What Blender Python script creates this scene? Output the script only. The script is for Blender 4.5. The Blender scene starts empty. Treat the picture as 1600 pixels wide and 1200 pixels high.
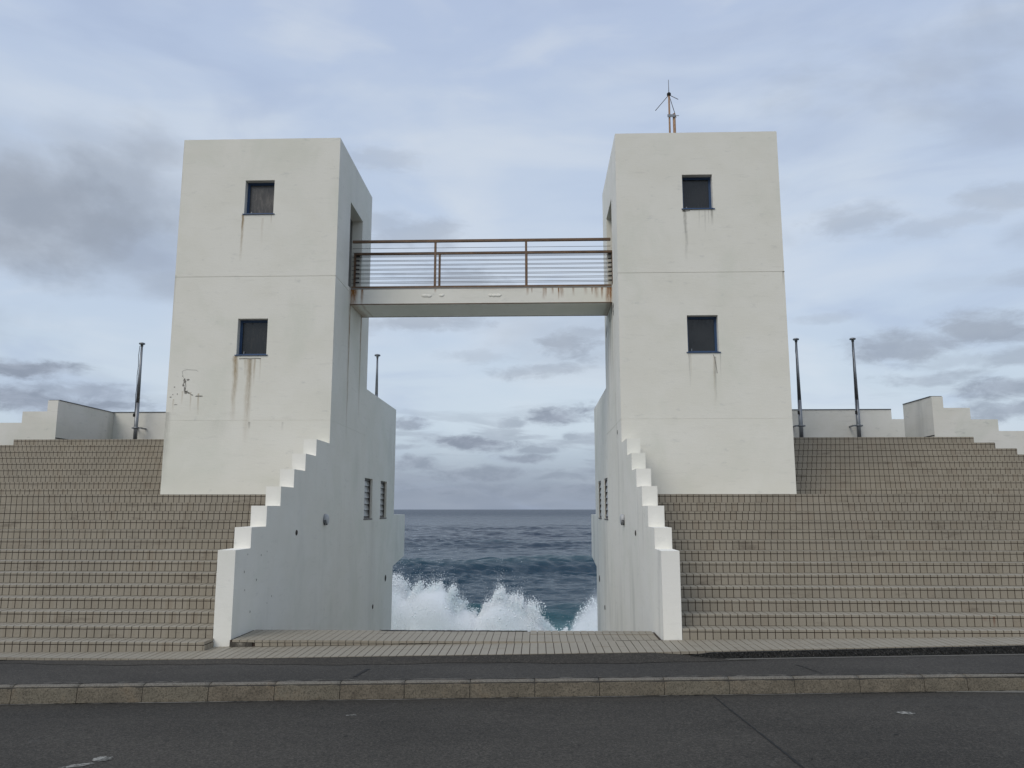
import bpy, bmesh, math, random
import numpy as np
from mathutils import Vector, Matrix

random.seed(7)
rng = np.random.default_rng(11)
S = bpy.context.scene
COL = S.collection
R = math.radians

# ------------------------------------------------------------------ camera
F_PX = 1240.0                      # focal length in pixels of a 1600 px wide frame
PITCH, YAW = R(8.982), R(1.825)
cam_d = bpy.data.cameras.new('camera')
cam_d.sensor_width = 36.0
cam_d.lens = F_PX / 1600 * 36.0
cam_d.clip_start, cam_d.clip_end = 0.1, 120000.0
cam = bpy.data.objects.new('camera', cam_d)
COL.objects.link(cam)
cam.location = (0, 0, 0)
cam.rotation_euler = (math.pi / 2 + PITCH, 0, YAW)
S.camera = cam

# ------------------------------------------------------------------ view
S.view_settings.view_transform = 'Standard'
S.view_settings.look = 'None'
S.view_settings.exposure = 0.0
S.view_settings.gamma = 1.0
S.view_settings.use_curve_mapping = False
S.cycles.max_bounces = 18
S.cycles.diffuse_bounces = 4
S.cycles.glossy_bounces = 3
S.cycles.volume_bounces = 16
S.cycles.transmission_bounces = 4
S.cycles.transparent_max_bounces = 8
S.cycles.use_denoising = True

# ------------------------------------------------------------------ node helper
class NT:
    def __init__(s, tree):
        s.t = tree; s.t.nodes.clear()
    def n(s, typ, **kw):
        nd = s.t.nodes.new(typ)
        for k, v in kw.items():
            setattr(nd, k, v)
        return nd
    def put(s, sock, v):
        if isinstance(v, bpy.types.NodeSocket):
            s.t.links.new(v, sock)
        elif v is not None:
            if isinstance(v, (tuple, list)) and sock.type == 'RGBA' and len(v) == 3:
                v = (*v, 1)
            sock.default_value = v
    def m(s, op, a, b=None, c=None, clamp=False):
        nd = s.n('ShaderNodeMath', operation=op, use_clamp=clamp)
        s.put(nd.inputs[0], a)
        if b is not None: s.put(nd.inputs[1], b)
        if c is not None: s.put(nd.inputs[2], c)
        return nd.outputs[0]
    def vm(s, op, a, b=None):
        nd = s.n('ShaderNodeVectorMath', operation=op)
        s.put(nd.inputs[0], a)
        if b is not None: s.put(nd.inputs[1], b)
        return nd.outputs['Value'] if op in ('LENGTH', 'DOT_PRODUCT') else nd.outputs['Vector']
    def mix(s, f, a, b, mode='MIX'):
        nd = s.n('ShaderNodeMix', data_type='RGBA', blend_type=mode)
        s.put(nd.inputs['Factor'], f); s.put(nd.inputs[6], a); s.put(nd.inputs[7], b)
        return nd.outputs[2]
    def ramp(s, v, a, b, lo=0.0, hi=1.0, smooth=True):
        nd = s.n('ShaderNodeMapRange', interpolation_type='SMOOTHSTEP' if smooth else 'LINEAR', clamp=True)
        s.put(nd.inputs[0], v)
        for i, x in enumerate((a, b, lo, hi)):
            s.put(nd.inputs[i + 1], x)
        return nd.outputs[0]
    def noise(s, vec, scale, detail=4, rough=0.55, stretch=None, dist=0.0):
        if stretch is not None:
            vec = s.vm('MULTIPLY', vec, stretch)
        nd = s.n('ShaderNodeTexNoise')
        s.put(nd.inputs['Vector'], vec)
        nd.inputs['Scale'].default_value = scale
        nd.inputs['Detail'].default_value = detail
        nd.inputs['Roughness'].default_value = rough
        nd.inputs['Distortion'].default_value = dist
        return nd.outputs['Fac']
    def voronoi(s, vec, scale, feature='F1', out='Distance'):
        nd = s.n('ShaderNodeTexVoronoi', feature=feature)
        s.put(nd.inputs['Vector'], vec); nd.inputs['Scale'].default_value = scale
        return nd.outputs[out]
    def pos(s):
        return s.n('ShaderNodeNewGeometry').outputs['Position']
    def nrm(s):
        return s.n('ShaderNodeNewGeometry').outputs['Normal']
    def sep(s, v):
        nd = s.n('ShaderNodeSeparateXYZ'); s.put(nd.inputs[0], v); return nd.outputs
    def comb(s, x=0.0, y=0.0, z=0.0):
        nd = s.n('ShaderNodeCombineXYZ')
        for i, v in enumerate((x, y, z)): s.put(nd.inputs[i], v)
        return nd.outputs[0]
    def bump(s, h, strength, dist=0.01, normal=None):
        nd = s.n('ShaderNodeBump')
        s.put(nd.inputs['Strength'], strength); nd.inputs['Distance'].default_value = dist
        s.put(nd.inputs['Height'], h)
        if normal is not None: s.put(nd.inputs['Normal'], normal)
        return nd.outputs[0]

def mat(name, build, rough=0.8, **kw):
    m = bpy.data.materials.new(name); m.use_nodes = True
    t = NT(m.node_tree)
    out = t.n('ShaderNodeOutputMaterial')
    b = t.n('ShaderNodeBsdfPrincipled')
    b.inputs['Roughness'].default_value = rough
    for k, v in kw.items(): t.put(b.inputs[k.replace('_', ' ')], v)
    t.t.links.new(b.outputs[0], out.inputs['Surface'])
    r = build(t)
    if isinstance(r, dict):
        for k, v in r.items(): t.put(b.inputs[k], v)
    else:
        t.put(b.inputs['Base Color'], r)
    return m

# ------------------------------------------------------------------ sun and sky
SUN_DIR = Vector((0.637, 0.91, -1.0)).normalized()       # the way the light travels
sun_d = bpy.data.lights.new('sun', 'SUN')
sun_d.energy = 1.5
sun_d.angle = R(38)
sun_d.color = (1.0, 0.94, 0.84)
sun = bpy.data.objects.new('sun', sun_d); COL.objects.link(sun)
sun.rotation_euler = SUN_DIR.to_track_quat('-Z', 'Y').to_euler()
sun_elev = math.asin(-SUN_DIR.z)
sun_az = math.atan2(-SUN_DIR.x, -SUN_DIR.y)              # compass angle from +Y

def dir_uv(px, py):
    x, y, z = px - 800, -(py - 600), F_PX
    c, s_ = math.cos(PITCH), math.sin(PITCH)
    fy, uz = z * c - y * s_, z * s_ + y * c
    cy, sy = math.cos(YAW), math.sin(YAW)
    X, Y = x * cy - fy * sy, x * sy + fy * cy
    return math.atan2(X, Y), math.atan2(uz, math.hypot(X, Y))

W = bpy.data.worlds.new('World'); S.world = W; W.use_nodes = True
t = NT(W.node_tree)
wout = t.n('ShaderNodeOutputWorld'); bg = t.n('ShaderNodeBackground')
t.t.links.new(bg.outputs[0], wout.inputs[0])
bg.inputs['Strength'].default_value = 0.1
sky = t.n('ShaderNodeTexSky', sky_type='NISHITA', sun_disc=False)
sky.sun_elevation, sky.sun_rotation = sun_elev, sun_az
sky.air_density, sky.dust_density, sky.ozone_density = 1.0, 1.0, 1.0
D = t.n('ShaderNodeTexCoord').outputs['Generated']
dx, dy, dz = t.sep(D)
az = t.m('ARCTAN2', dx, dy)
el = t.m('ARCSINE', t.m('MINIMUM', t.m('MAXIMUM', dz, -1.0), 1.0))
K = 10.0
def kc(r, g, b): return (r * K, g * K, b * K)
# veil of thin cloud, bluish above and pale lower down
veil = t.mix(t.ramp(el, R(.6), R(6.5)), kc(.275, .33, .435), kc(.60, .70, .80))
veil = t.mix(t.ramp(el, R(6), R(17)), veil, kc(.550, .652, .81))
veil = t.mix(t.ramp(el, R(17), R(42)), veil, kc(.468, .562, .762))
n_w = t.noise(D, 2.4, 5, .5, (1, 1, 2.6), .5)
n_w2 = t.noise(D, 4.2, 5, .5, (1, 1, 3.2), .5)
wh = t.m('MULTIPLY', t.ramp(n_w, .42, .66), .72)
veil = t.mix(wh, veil, kc(.68, .75, .84))
veil = t.mix(t.m('MULTIPLY', t.ramp(n_w2, .50, .72), t.ramp(el, R(2), R(9), .15, .40)), veil, kc(.735, .79, .855))
veil = t.mix(t.m('MULTIPLY', t.ramp(n_w2, .5, .28), .45), veil, kc(.41, .50, .69))
nish = t.mix(.9, sky.outputs[0], veil)
# grey low clouds, each where the photograph has it, edges broken by noise
wn = t.noise(D, 9, 5, .6, (1, 1, 2.2))
wn2 = t.noise(t.vm('ADD', D, (3.1, 1.7, .4)), 9, 5, .6, (1, 1, 2.2))
fine = t.noise(D, 24, 9, .66, (1, 1, 2.6), .35)
u = t.m('ADD', az, t.m('MULTIPLY', t.m('SUBTRACT', wn, .5), .085))
v = t.m('ADD', el, t.m('MULTIPLY', t.m('SUBTRACT', wn2, .5), .035))
uv = t.comb(u, v, 0.0)
CL = [(30,300,190,100,1.0),(-30,365,160,60,1.0),(175,285,150,60,.75),(245,235,95,36,.7),(215,400,95,42,.62),(265,440,85,32,.6),
      (120,215,120,35,.35),(-40,215,120,60,.5),(40,578,70,13,.95),(45,628,140,22,.9),(130,612,80,13,.65),(590,252,70,22,.35),(640,368,75,26,.5),
      (590,350,60,20,.4),(705,440,90,24,.6),(650,506,120,15,.62),(895,542,62,26,.8),(930,522,50,14,.6),(840,578,80,11,.55),(750,556,60,11,.35),
      (878,648,66,15,.95),(790,656,42,11,.6),(742,692,82,12,1.0),(640,660,40,9,.8),(850,700,44,8,.65),(915,682,30,8,.6),(650,730,36,10,.75),
      (750,738,100,12,.7),(825,716,48,8,.8),(880,746,66,7,.5),(700,760,120,10,.45),(820,768,120,9,.35),(640,704,40,6,.5),(1330,346,62,24,.5),(1470,350,85,14,.35),
      (1560,312,70,20,.45),(1405,545,76,24,.75),(1532,515,66,24,.8),(1590,560,56,12,.55),(1455,590,80,10,.55),(1580,606,66,15,.8),
      (1590,640,80,15,.75),(1600,432,60,12,.4),(1290,495,50,8,.3),(1580,195,80,30,.3),(1500,565,60,10,.3),(-140,480,130,40,.6),(-220,600,140,24,.8),
      (1760,330,120,40,.6),(1800,520,120,30,.7),(1780,625,140,24,.8),(1500,700,260,12,.6),(100,700,260,12,.6)]
mask = None
soft = t.noise(D, 7.5, 6, .52, (1, 1, 1.5), .2)
for cx, cy, rx, ry, s_ in CL:
    a0, e0 = dir_uv(cx, cy)
    d_ = t.vm('LENGTH', t.vm('MULTIPLY', t.vm('SUBTRACT', uv, (a0, e0, 0)), (F_PX / rx, F_PX / ry, 0)))
    if ry > 28:
        e_ = t.m('ADD', t.m('MULTIPLY', t.m('SUBTRACT', soft, .5), 2.4), t.m('MULTIPLY', t.m('SUBTRACT', fine, .5), .28))
        k = t.ramp(t.m('ADD', d_, e_), 1.45, .15, 0.0, s_)
    else:
        k = t.ramp(t.m('ADD', d_, t.m('MULTIPLY', t.m('SUBTRACT', fine, .5), 2.0)), 1.35, .30, 0.0, s_)
    mask = k if mask is None else t.m('MAXIMUM', mask, k)
# the same kind of cloud all round, outside the view too
behind = t.m('MULTIPLY', t.ramp(t.noise(D, 3.4, 8, .6, (1, 1, 3.2), .5), .56, .74), t.ramp(dy, .72, .3, 0.0, .75))
mask = t.m('MAXIMUM', mask, behind)
low = t.noise(D, 5.0, 8, .58, (1, 1, 7.5), .3)
lowm = t.m('MULTIPLY', t.m('MULTIPLY', t.ramp(low, .50, .62), .62), t.m('MULTIPLY', t.ramp(el, R(.3), R(1.5)), t.ramp(el, R(9), R(4))))
mask = t.m('MAXIMUM', mask, lowm)
wisp = t.m('MULTIPLY', t.ramp(t.noise(D, 3.1, 7, .56, (1, 1, 2.2), .5), .54, .72), t.ramp(el, R(5), R(11), 0, .34))
mask = t.m('MAXIMUM', mask, wisp)
cl_col = t.mix(t.ramp(fine, .35, .65), kc(.24, .28, .355), kc(.325, .37, .455))
cl_col = t.mix(t.ramp(el, R(7), R(13)), cl_col, t.mix(t.ramp(soft, .35, .65), kc(.31, .355, .43), kc(.37, .415, .49)))
final = t.mix(t.m('MULTIPLY', mask, .92), nish, cl_col)
# below the horizon: dull sea colour
final = t.mix(t.ramp(el, R(-.6), R(-.05)), kc(.10, .12, .15), final)
t.put(bg.inputs['Color'], final)

# ------------------------------------------------------------------ object helpers
def tag(o, label=None, cat=None, group=None, kind=None):
    if label: o['label'] = label
    if cat: o['category'] = cat
    if group: o['group'] = group
    if kind: o['kind'] = kind
    return o

def link(name, me, parent=None):
    o = bpy.data.objects.new(name, me); COL.objects.link(o)
    if parent is not None:
        o.parent = parent
        o.matrix_parent_inverse = Matrix.Translation(-parent_world(parent))
    return o

def parent_world(p):
    v = Vector(p.location)
    while p.parent is not None:
        p = p.parent
    return v

def empty(name, loc=(0, 0, 0)):
    o = bpy.data.objects.new(name, None); COL.objects.link(o); o.location = loc
    o.empty_display_size = .3
    return o

class MB:
    """collects shapes in one bmesh, world coordinates"""
    def __init__(s): s.b = bmesh.new()
    def box(s, x0, x1, y0, y1, z0, z1, bev=0.0):
        vs = [s.b.verts.new((x, y, z)) for z in (z0, z1) for y in (y0, y1) for x in (x0, x1)]
        fs = [s.b.faces.new([vs[i] for i in q]) for q in ((0,2,3,1),(4,5,7,6),(0,1,5,4),(2,6,7,3),(0,4,6,2),(1,3,7,5))]
        if bev > 0:
            es = {e for f in fs for e in f.edges}
            bmesh.ops.bevel(s.b, geom=list(es), offset=bev, segments=1, affect='EDGES', profile=.5)
        return s
    def prism(s, pts, axis, a0, a1):
        """extrude polygon pts (2D) along axis between a0 and a1; axis x: pts are (y,z); y: (x,z); z: (x,y)"""
        def P(p, a):
            return {'x': (a, p[0], p[1]), 'y': (p[0], a, p[1]), 'z': (p[0], p[1], a)}[axis]
        A = [s.b.verts.new(P(p, a0)) for p in pts]; B = [s.b.verts.new(P(p, a1)) for p in pts]
        n = len(pts)
        s.b.faces.new(A); s.b.faces.new(B[::-1])
        for i in range(n):
            s.b.faces.new((A[i], B[i], B[(i + 1) % n], A[(i + 1) % n]))
        return s
    def tube(s, p0, p1, r0, r1=None, seg=10):
        r1 = r0 if r1 is None else r1
        p0, p1 = Vector(p0), Vector(p1); ax = (p1 - p0).normalized()
        q = ax.to_track_quat('Z', 'Y')
        A, B = [], []
        for i in range(seg):
            a = 2 * math.pi * i / seg
            o = q @ Vector((math.cos(a), math.sin(a), 0))
            A.append(s.b.verts.new(p0 + o * r0)); B.append(s.b.verts.new(p1 + o * r1))
        s.b.faces.new(A[::-1]); s.b.faces.new(B)
        for i in range(seg):
            f = s.b.faces.new((A[i], A[(i + 1) % seg], B[(i + 1) % seg], B[i])); f.smooth = True
        return s
    def lathe(s, c, axis, prof, seg=16):
        """prof: (radius, offset along axis)"""
        q = Vector(axis).normalized().to_track_quat('Z', 'Y'); c = Vector(c)
        rings = []
        for r, h in prof:
            rings.append([s.b.verts.new(c + q @ Vector((r * math.cos(2*math.pi*i/seg), r * math.sin(2*math.pi*i/seg), h))) for i in range(seg)])
        for a, b in zip(rings, rings[1:]):
            for i in range(seg):
                f = s.b.faces.new((a[i], a[(i+1) % seg], b[(i+1) % seg], b[i])); f.smooth = True
        s.b.faces.new(rings[0][::-1]); s.b.faces.new(rings[-1])
        return s
    def cells(s, us, vs, pred, axis, a0, a1):
        """solid sheet made of the grid cells where pred(u,v) holds; axis x: u=y,v=z ; axis y: u=x,v=z"""
        us = sorted(set(round(x, 4) for x in us)); vs = sorted(set(round(x, 4) for x in vs))
        nu, nv = len(us) - 1, len(vs) - 1
        inn = [[pred((us[i]+us[i+1])/2, (vs[j]+vs[j+1])/2) for j in range(nv)] for i in range(nu)]
        cache = {}
        def V(i, j, k):
            if (i, j, k) not in cache:
                a = (a0, a1)[k]
                cache[(i, j, k)] = s.b.verts.new((a, us[i], vs[j]) if axis == 'x' else (us[i], a, vs[j]))
            return cache[(i, j, k)]
        def I(i, j): return 0 <= i < nu and 0 <= j < nv and inn[i][j]
        for i in range(nu):
            for j in range(nv):
                if not inn[i][j]: continue
                s.b.faces.new((V(i,j,0), V(i+1,j,0), V(i+1,j+1,0), V(i,j+1,0)))
                s.b.faces.new((V(i,j,1), V(i,j+1,1), V(i+1,j+1,1), V(i+1,j,1)))
                if not I(i-1,j): s.b.faces.new((V(i,j,0), V(i,j+1,0), V(i,j+1,1), V(i,j,1)))
                if not I(i+1,j): s.b.faces.new((V(i+1,j,0), V(i+1,j,1), V(i+1,j+1,1), V(i+1,j+1,0)))
                if not I(i,j-1): s.b.faces.new((V(i,j,0), V(i,j,1), V(i+1,j,1), V(i+1,j,0)))
                if not I(i,j+1): s.b.faces.new((V(i,j+1,0), V(i+1,j+1,0), V(i+1,j+1,1), V(i,j+1,1)))
        return s
    def grid(s, P):
        """P[i][j] -> quads"""
        vv = [[s.b.verts.new(p) for p in row] for row in P]
        for i in range(len(vv) - 1):
            for j in range(len(vv[0]) - 1):
                s.b.faces.new((vv[i][j], vv[i+1][j], vv[i+1][j+1], vv[i][j+1]))
        return s
    def mesh(s, name, m, fix=True):
        if fix: bmesh.ops.recalc_face_normals(s.b, faces=s.b.faces)
        me = bpy.data.meshes.new(name); s.b.to_mesh(me); s.b.free()
        me.materials.append(m)
        return me
    def build(s, name, m, parent=None, fix=True):
        return link(name, s.mesh(name, m, fix), parent)

def interp(x, xs, ys): return float(np.interp(x, xs, ys))

# ------------------------------------------------------------------ key dimensions (metres, eye at the origin)
XL, XR = -4.052, 1.626             # faces of the passage walls
XC = (XL + XR) / 2
HW = (XR - XL) / 2                 # 2.839
WT = .24                           # thickness of the stepped passage walls
D_PIER, D_TOW, D_TOWB, D_REAR, D_BALC = 10.74, 15.36, 18.57, 22.55, 24.45
Z_TOP, Z_BLOCK = 7.625, 2.83
TW = 6.125                         # half distance to the towers' outer faces
PROF = [(10.74, -.54), (11.30, -.25), (11.91, .055), (12.53, .36), (13.18, .665), (13.80, .967), (14.445, 1.275)]
ROAD_Z = lambda x: -1.905 + .0107 * x
KERB_D = lambda x: 8.55 + .042 * x
KERB_Z = lambda x: -1.742 + .0085 * x
PAV_X = [-30, -14, -7, -5, -4.2, 1.75, 6.0, 14, 30]
PAV_ZS = [-1.95, -1.86, -1.82, -1.80, -1.785, -1.671, -1.61, -1.55, -1.45]
PAV_DS = [10.6, 10.4, 10.1, 9.95, 9.88, 9.89, 10.19, 10.5, 10.8]
ASP_ZS = [-2.0, -1.90, -1.862, -1.835, -1.822, -1.755, -1.718, -1.66, -1.58]
PAV_Z = lambda x: interp(x, PAV_X, PAV_ZS)
PAV_D = lambda x: interp(x, PAV_X, PAV_DS)
ASP_Z = lambda x: interp(x, PAV_X, ASP_ZS)
STEP_Z = lambda i: -1.68 + .15 * i
STEP_D = lambda i: 10.44 + .2992 * i if i <= 13 else 12.72 + .25 * i

# ------------------------------------------------------------------ materials
def streaks(t, ucoord, z, lst, wob):
    m = None
    for u0, z0, w, L, s_ in lst:
        du = t.m('ABSOLUTE', t.m('SUBTRACT', t.m('ADD', ucoord, t.m('MULTIPLY', wob, min(w * 1.1, .05))), u0))
        a = t.ramp(du, w * 1.25, 0.0)
        q = t.m('DIVIDE', t.m('SUBTRACT', z0, z), L)
        b = t.m('MULTIPLY', t.m('GREATER_THAN', q, 0.0), t.m('POWER', t.m('SUBTRACT', 1.0, q, clamp=True), .85))
        k = t.m('MULTIPLY', t.m('MULTIPLY', a, b), s_)
        m = k if m is None else t.m('MAXIMUM', m, k)
    return m

def plaster(name, base, front=(), grime=(), side=(), side_dirt=.35, mottling=1.0, front_tint=(1, 1, 1), side_shade=(1, 1, 1), run_scale=1.5, front_c=(.29, .20, .095), front_k=1.15):
    """white painted render: front = rust runs on faces towards the road (u = x), side = runs on the passage face (u = y)"""
    base0 = base
    def b(t):
        P = t.pos(); x, y, z = t.sep(P); N = t.sep(t.nrm())
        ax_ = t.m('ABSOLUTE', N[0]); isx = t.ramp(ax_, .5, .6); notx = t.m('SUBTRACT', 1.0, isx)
        base = t.mix(notx, tuple(a * c for a, c in zip(base0, side_shade)), tuple(a * c for a, c in zip(base0, front_tint)))  # any shade given for side faces is multiplied into their colour
        tint = lambda f: t.mix(1.0, base, f, 'MULTIPLY')
        big = t.noise(P, .9, 5, .6, (1, 1, 1.5))
        trowel = t.noise(P, 2.2, 6, .6, (.8, .8, 5))
        col = t.mix(t.m('MULTIPLY', t.ramp(big, .35, .7), .45 * mottling), base, tint((.90, .895, .855)))
        col = t.mix(t.m('MULTIPLY', t.ramp(trowel, .56, .76), .42 * mottling), col, tint((.80, .80, .79)))
        soft_p = t.ramp(t.noise(P, .75, 5, .62, (1, 1, .8), .6), .46, .70)
        col = t.mix(t.m('MULTIPLY', soft_p, .55 * mottling), col, tint((.86, .885, .85)))
        # grey algae rubbed along the edges and low down
        alg = t.m('MULTIPLY', t.ramp(t.noise(P, 3.2, 7, .68, (1, 1, 2.2)), .58, .78), .40 * mottling)
        col = t.mix(alg, col, (.40, .41, .39))
        wob = t.m('SUBTRACT', t.noise(P, 2.2, 3, .6), .5)
        wob2 = t.m('MULTIPLY', wob, 2.0)
        brk = t.ramp(t.noise(P, 9, 5, .7, (6, 6, .7)), .28, .62, .35, 1.0)
        # long vertical rain runs on the passage face
        if side_dirt > 0:
            run = t.ramp(t.noise(P, 1.0, 4, .55, (1, run_scale, .22), .25), .48, .72)
            run2 = t.m('MULTIPLY', t.ramp(t.noise(P, 1.0, 3, .5, (1, 5.0, .5), .2), .58, .76), t.ramp(t.noise(P, .7, 4, .6), .42, .62))
            col = t.mix(t.m('MULTIPLY', t.m('MULTIPLY', run, isx), side_dirt), col, (.37, .375, .35))
            col = t.mix(t.m('MULTIPLY', t.m('MULTIPLY', run2, isx), side_dirt * .55), col, (.33, .33, .30))
        if grime:
            col = t.mix(t.m('MULTIPLY', t.m('MULTIPLY', streaks(t, x, z, grime, wob2), brk), notx), col, (.20, .19, .165))
        if front:
            k = t.m('MULTIPLY', t.m('MULTIPLY', streaks(t, x, z, front, wob2), brk), notx)
            col = t.mix(t.m('MULTIPLY', k, front_k, clamp=True), col, front_c)
        if side:
            k = t.m('MULTIPLY', t.m('MULTIPLY', t.m('MULTIPLY', streaks(t, y, z, side, wob2), brk), isx), 1.5, clamp=True)
            col = t.mix(k, col, (.22, .125, .05))
        h = t.noise(P, 70, 4, .7); h2 = t.noise(P, 9, 5, .6, (1, 1, 3))
        nb = t.bump(h, .35, .006); nb = t.bump(h2, .10, .02, nb)
        return {'Base Color': col, 'Normal': nb, 'Roughness': .88, 'Specular IOR Level': .25}
    return mat(name, b)

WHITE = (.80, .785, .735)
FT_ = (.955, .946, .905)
fl = [(-6.015, 5.965, .030, 1.00, .85), (-5.42, 5.965, .018, .20, .45), (-5.60, 5.90, .03, .65, .25),
      (-5.995, 3.02, .060, 1.35, .85), (-5.72, 2.96, .075, 1.75, .62), (-5.62, 2.96, .028, .55, .62), (-5.50, 2.98, .016, .5, .4), (-5.80, 2.96, .03, .4, .5),
      (-7.03, 2.32, .02, .28, .5), (-6.86, 2.30, .02, .40, .5), (-6.70, 2.27, .022, .46, .6), (-7.20, 2.16, .022, .26, .4)]
gl = [(-6.02, 5.965, .018, .40, .8), (-5.70, 2.96, .03, 1.2, .6), (-5.66, 1.70, .03, .14, .7), (-5.0, 1.70, .03, .2, .3), (-6.3, 1.72, .3, .5, .12),
      (-7.33, 1.9, .10, 1.5, .55), (-7.335, 4.7, .03, 1.5, .35), (-7.34, 7.6, .03, 2.2, .3)]
fr = [(3.01, 3.03, .014, .55, .3), (3.46, 2.95, .03, 1.05, .3)]
gr = [(3.0, 5.965, .038, 1.10, .85), (3.54, 5.965, .030, .34, .8), (3.40, 5.95, .02, .5, .4), (3.28, 5.95, .016, .4, .35), (3.47, 5.95, .014, .3, .5), (3.48, 2.95, .026, .9, .75), (3.585, 3.04, .014, .5, .5), (2.98, 3.04, .02, .7, .5),
      (4.88, 4.67, .02, .3, .6)]
side_l = [(16.66, 4.42, .06, 3.0, .95), (17.76, 4.42, .07, 2.4, .8), (16.55, 4.75, .02, 2.6, .6)]
side_r = [(16.70, 4.42, .035, 2.2, .75), (17.2, 4.3, .05, 1.6, .6), (17.75, 4.42, .04, 2.6, .7), (16.4, 2.4, .03, 1.3, .4)]
M_tow_l = plaster('render_left', WHITE, fl, gl, side_l, .16, front_tint=FT_, side_shade=(.90, .91, .90), run_scale=.9)  # shade of the left passage wall put into its colour
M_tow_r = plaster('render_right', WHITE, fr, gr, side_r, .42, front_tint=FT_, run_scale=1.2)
M_step_l = plaster('stepped_render_left', WHITE, mottling=.85, side_dirt=.16, side_shade=(.90, .91, .90), run_scale=.9, front_tint=(1.05, 1.04, 1.02))  # same painted shade on the side, matching the tower's passage face
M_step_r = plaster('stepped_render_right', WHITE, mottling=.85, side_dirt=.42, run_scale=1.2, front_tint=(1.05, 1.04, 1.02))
M_upper = plaster('render_upper', (.74, .72, .66), mottling=1.7, side_dirt=.35)
M_beam = plaster('render_beam', (.77, .75, .68),
    front=[(-3.98, 4.78, .10, .55, .95), (-3.80, 4.78, .035, .5, .8), (1.56, 4.78, .07, .5, .95), (1.30, 4.76, .06, .28, .6), (1.05, 4.76, .05, .2, .35), (.55, 4.76, .05, .26, .6),
           (.15, 4.76, .04, .30, .55), (.35, 4.76, .03, .18, .6), (-.2, 4.76, .04, .2, .5), (.8, 4.76, .03, .22, .5), (-2.2, 4.76, .03, .12, .5), (-.9, 4.77, .9, .1, .25), (-4.03, 4.78, .05, .6, 1), (1.61, 4.78, .04, .6, 1), (1.42, 4.77, .03, .3, .9), (1.2, 4.77, .025, .2, .9), (.48, 4.77, .02, .3, 1), (.2, 4.77, .02, .24, .9), (-.1, 4.77, .02, .15, .8)], side_dirt=0, front_c=(.24, .105, .03), front_k=1.6)
M_soffit_seam = mat('rust_drip_edge', lambda t: t.mix(t.noise(t.pos(), 6, 5), (.05, .03, .02), (.14, .07, .03)), .9)

def steel_b(t):
    P = t.pos(); n = t.noise(P, 5, 6, .65, (1, 3, 3)); n2 = t.noise(P, 40, 4, .7)
    c = t.mix(t.ramp(n, .4, .65), (.125, .074, .040), (.190, .108, .054))
    c = t.mix(t.ramp(n2, .5, .75), c, (.065, .042, .03))
    return {'Base Color': c, 'Normal': t.bump(n2, .3, .004)}
M_rail = mat('brown_steel', steel_b, .55)
M_cable = mat('cable_steel', lambda t: t.mix(t.noise(t.pos(), 7, 3), (.06, .055, .055), (.11, .085, .075)), .5, Metallic=.3)
M_galv = mat('galvanised', lambda t: t.mix(t.noise(t.pos(), 11, 5, .65, (1, 1, .3)), (.17, .18, .19), (.30, .31, .32)), .45, Metallic=.75)
M_rustpipe = mat('rusty_pipe', lambda t: t.mix(t.ramp(t.noise(t.pos(), 16, 5, .65), .35, .65), (.27, .15, .08), (.36, .24, .15)), .8)
M_blue = mat('blue_frame', lambda t: t.mix(t.noise(t.pos(), 9, 4), (.025, .060, .135), (.038, .082, .17)), .45)
M_dark = mat('dark_gap', lambda t: t.mix(t.noise(t.pos(), 20, 3), (.012, .011, .010), (.025, .022, .02)), .9)
M_bronze = mat('bronze_frame', lambda t: t.mix(t.noise(t.pos(), 20, 3), (.045, .034, .026), (.07, .055, .042)), .5)
def pane_b(a, b_):
    def f(t):
        P = t.pos(); n = t.noise(P, 1.6, 4, .6); d = t.noise(P, 14, 4, .7, (2.5, 1, .5))
        c = t.mix(t.ramp(n, .3, .7), a, b_)
        c = t.mix(t.m('MULTIPLY', t.ramp(d, .5, .8), .25), c, tuple(x * 1.25 for x in b_))
        return {'Base Color': c, 'Roughness': t.ramp(d, .3, .8, .10, .4)}
    return f
M_pane_a = mat('dusty_glass', pane_b((.048, .044, .039), (.070, .063, .055)), .2)
M_pane_b = mat('dark_glass', pane_b((.010, .011, .011), (.018, .019, .019)), .15)
M_louvre = mat('louvre_glass', lambda t: t.mix(t.noise(t.pos(), 6, 4), (.14, .145, .14), (.22, .22, .21)), .25)
M_inner = mat('doorway_plaster', lambda t: t.mix(t.ramp(t.noise(t.pos(), 3, 6, .65, (1, 1, .5)), .35, .7), (.40, .39, .36), (.30, .29, .265)), .9)
M_vent = mat('vent_enamel', lambda t: t.mix(t.ramp(t.noise(t.pos(), 12, 4), .4, .7), (.42, .43, .44), (.30, .31, .32)), .4)
M_flash = mat('lead_coping', lambda t: t.mix(t.noise(t.pos(), 6, 4), (.07, .075, .08), (.12, .125, .13)), .6)

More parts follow.
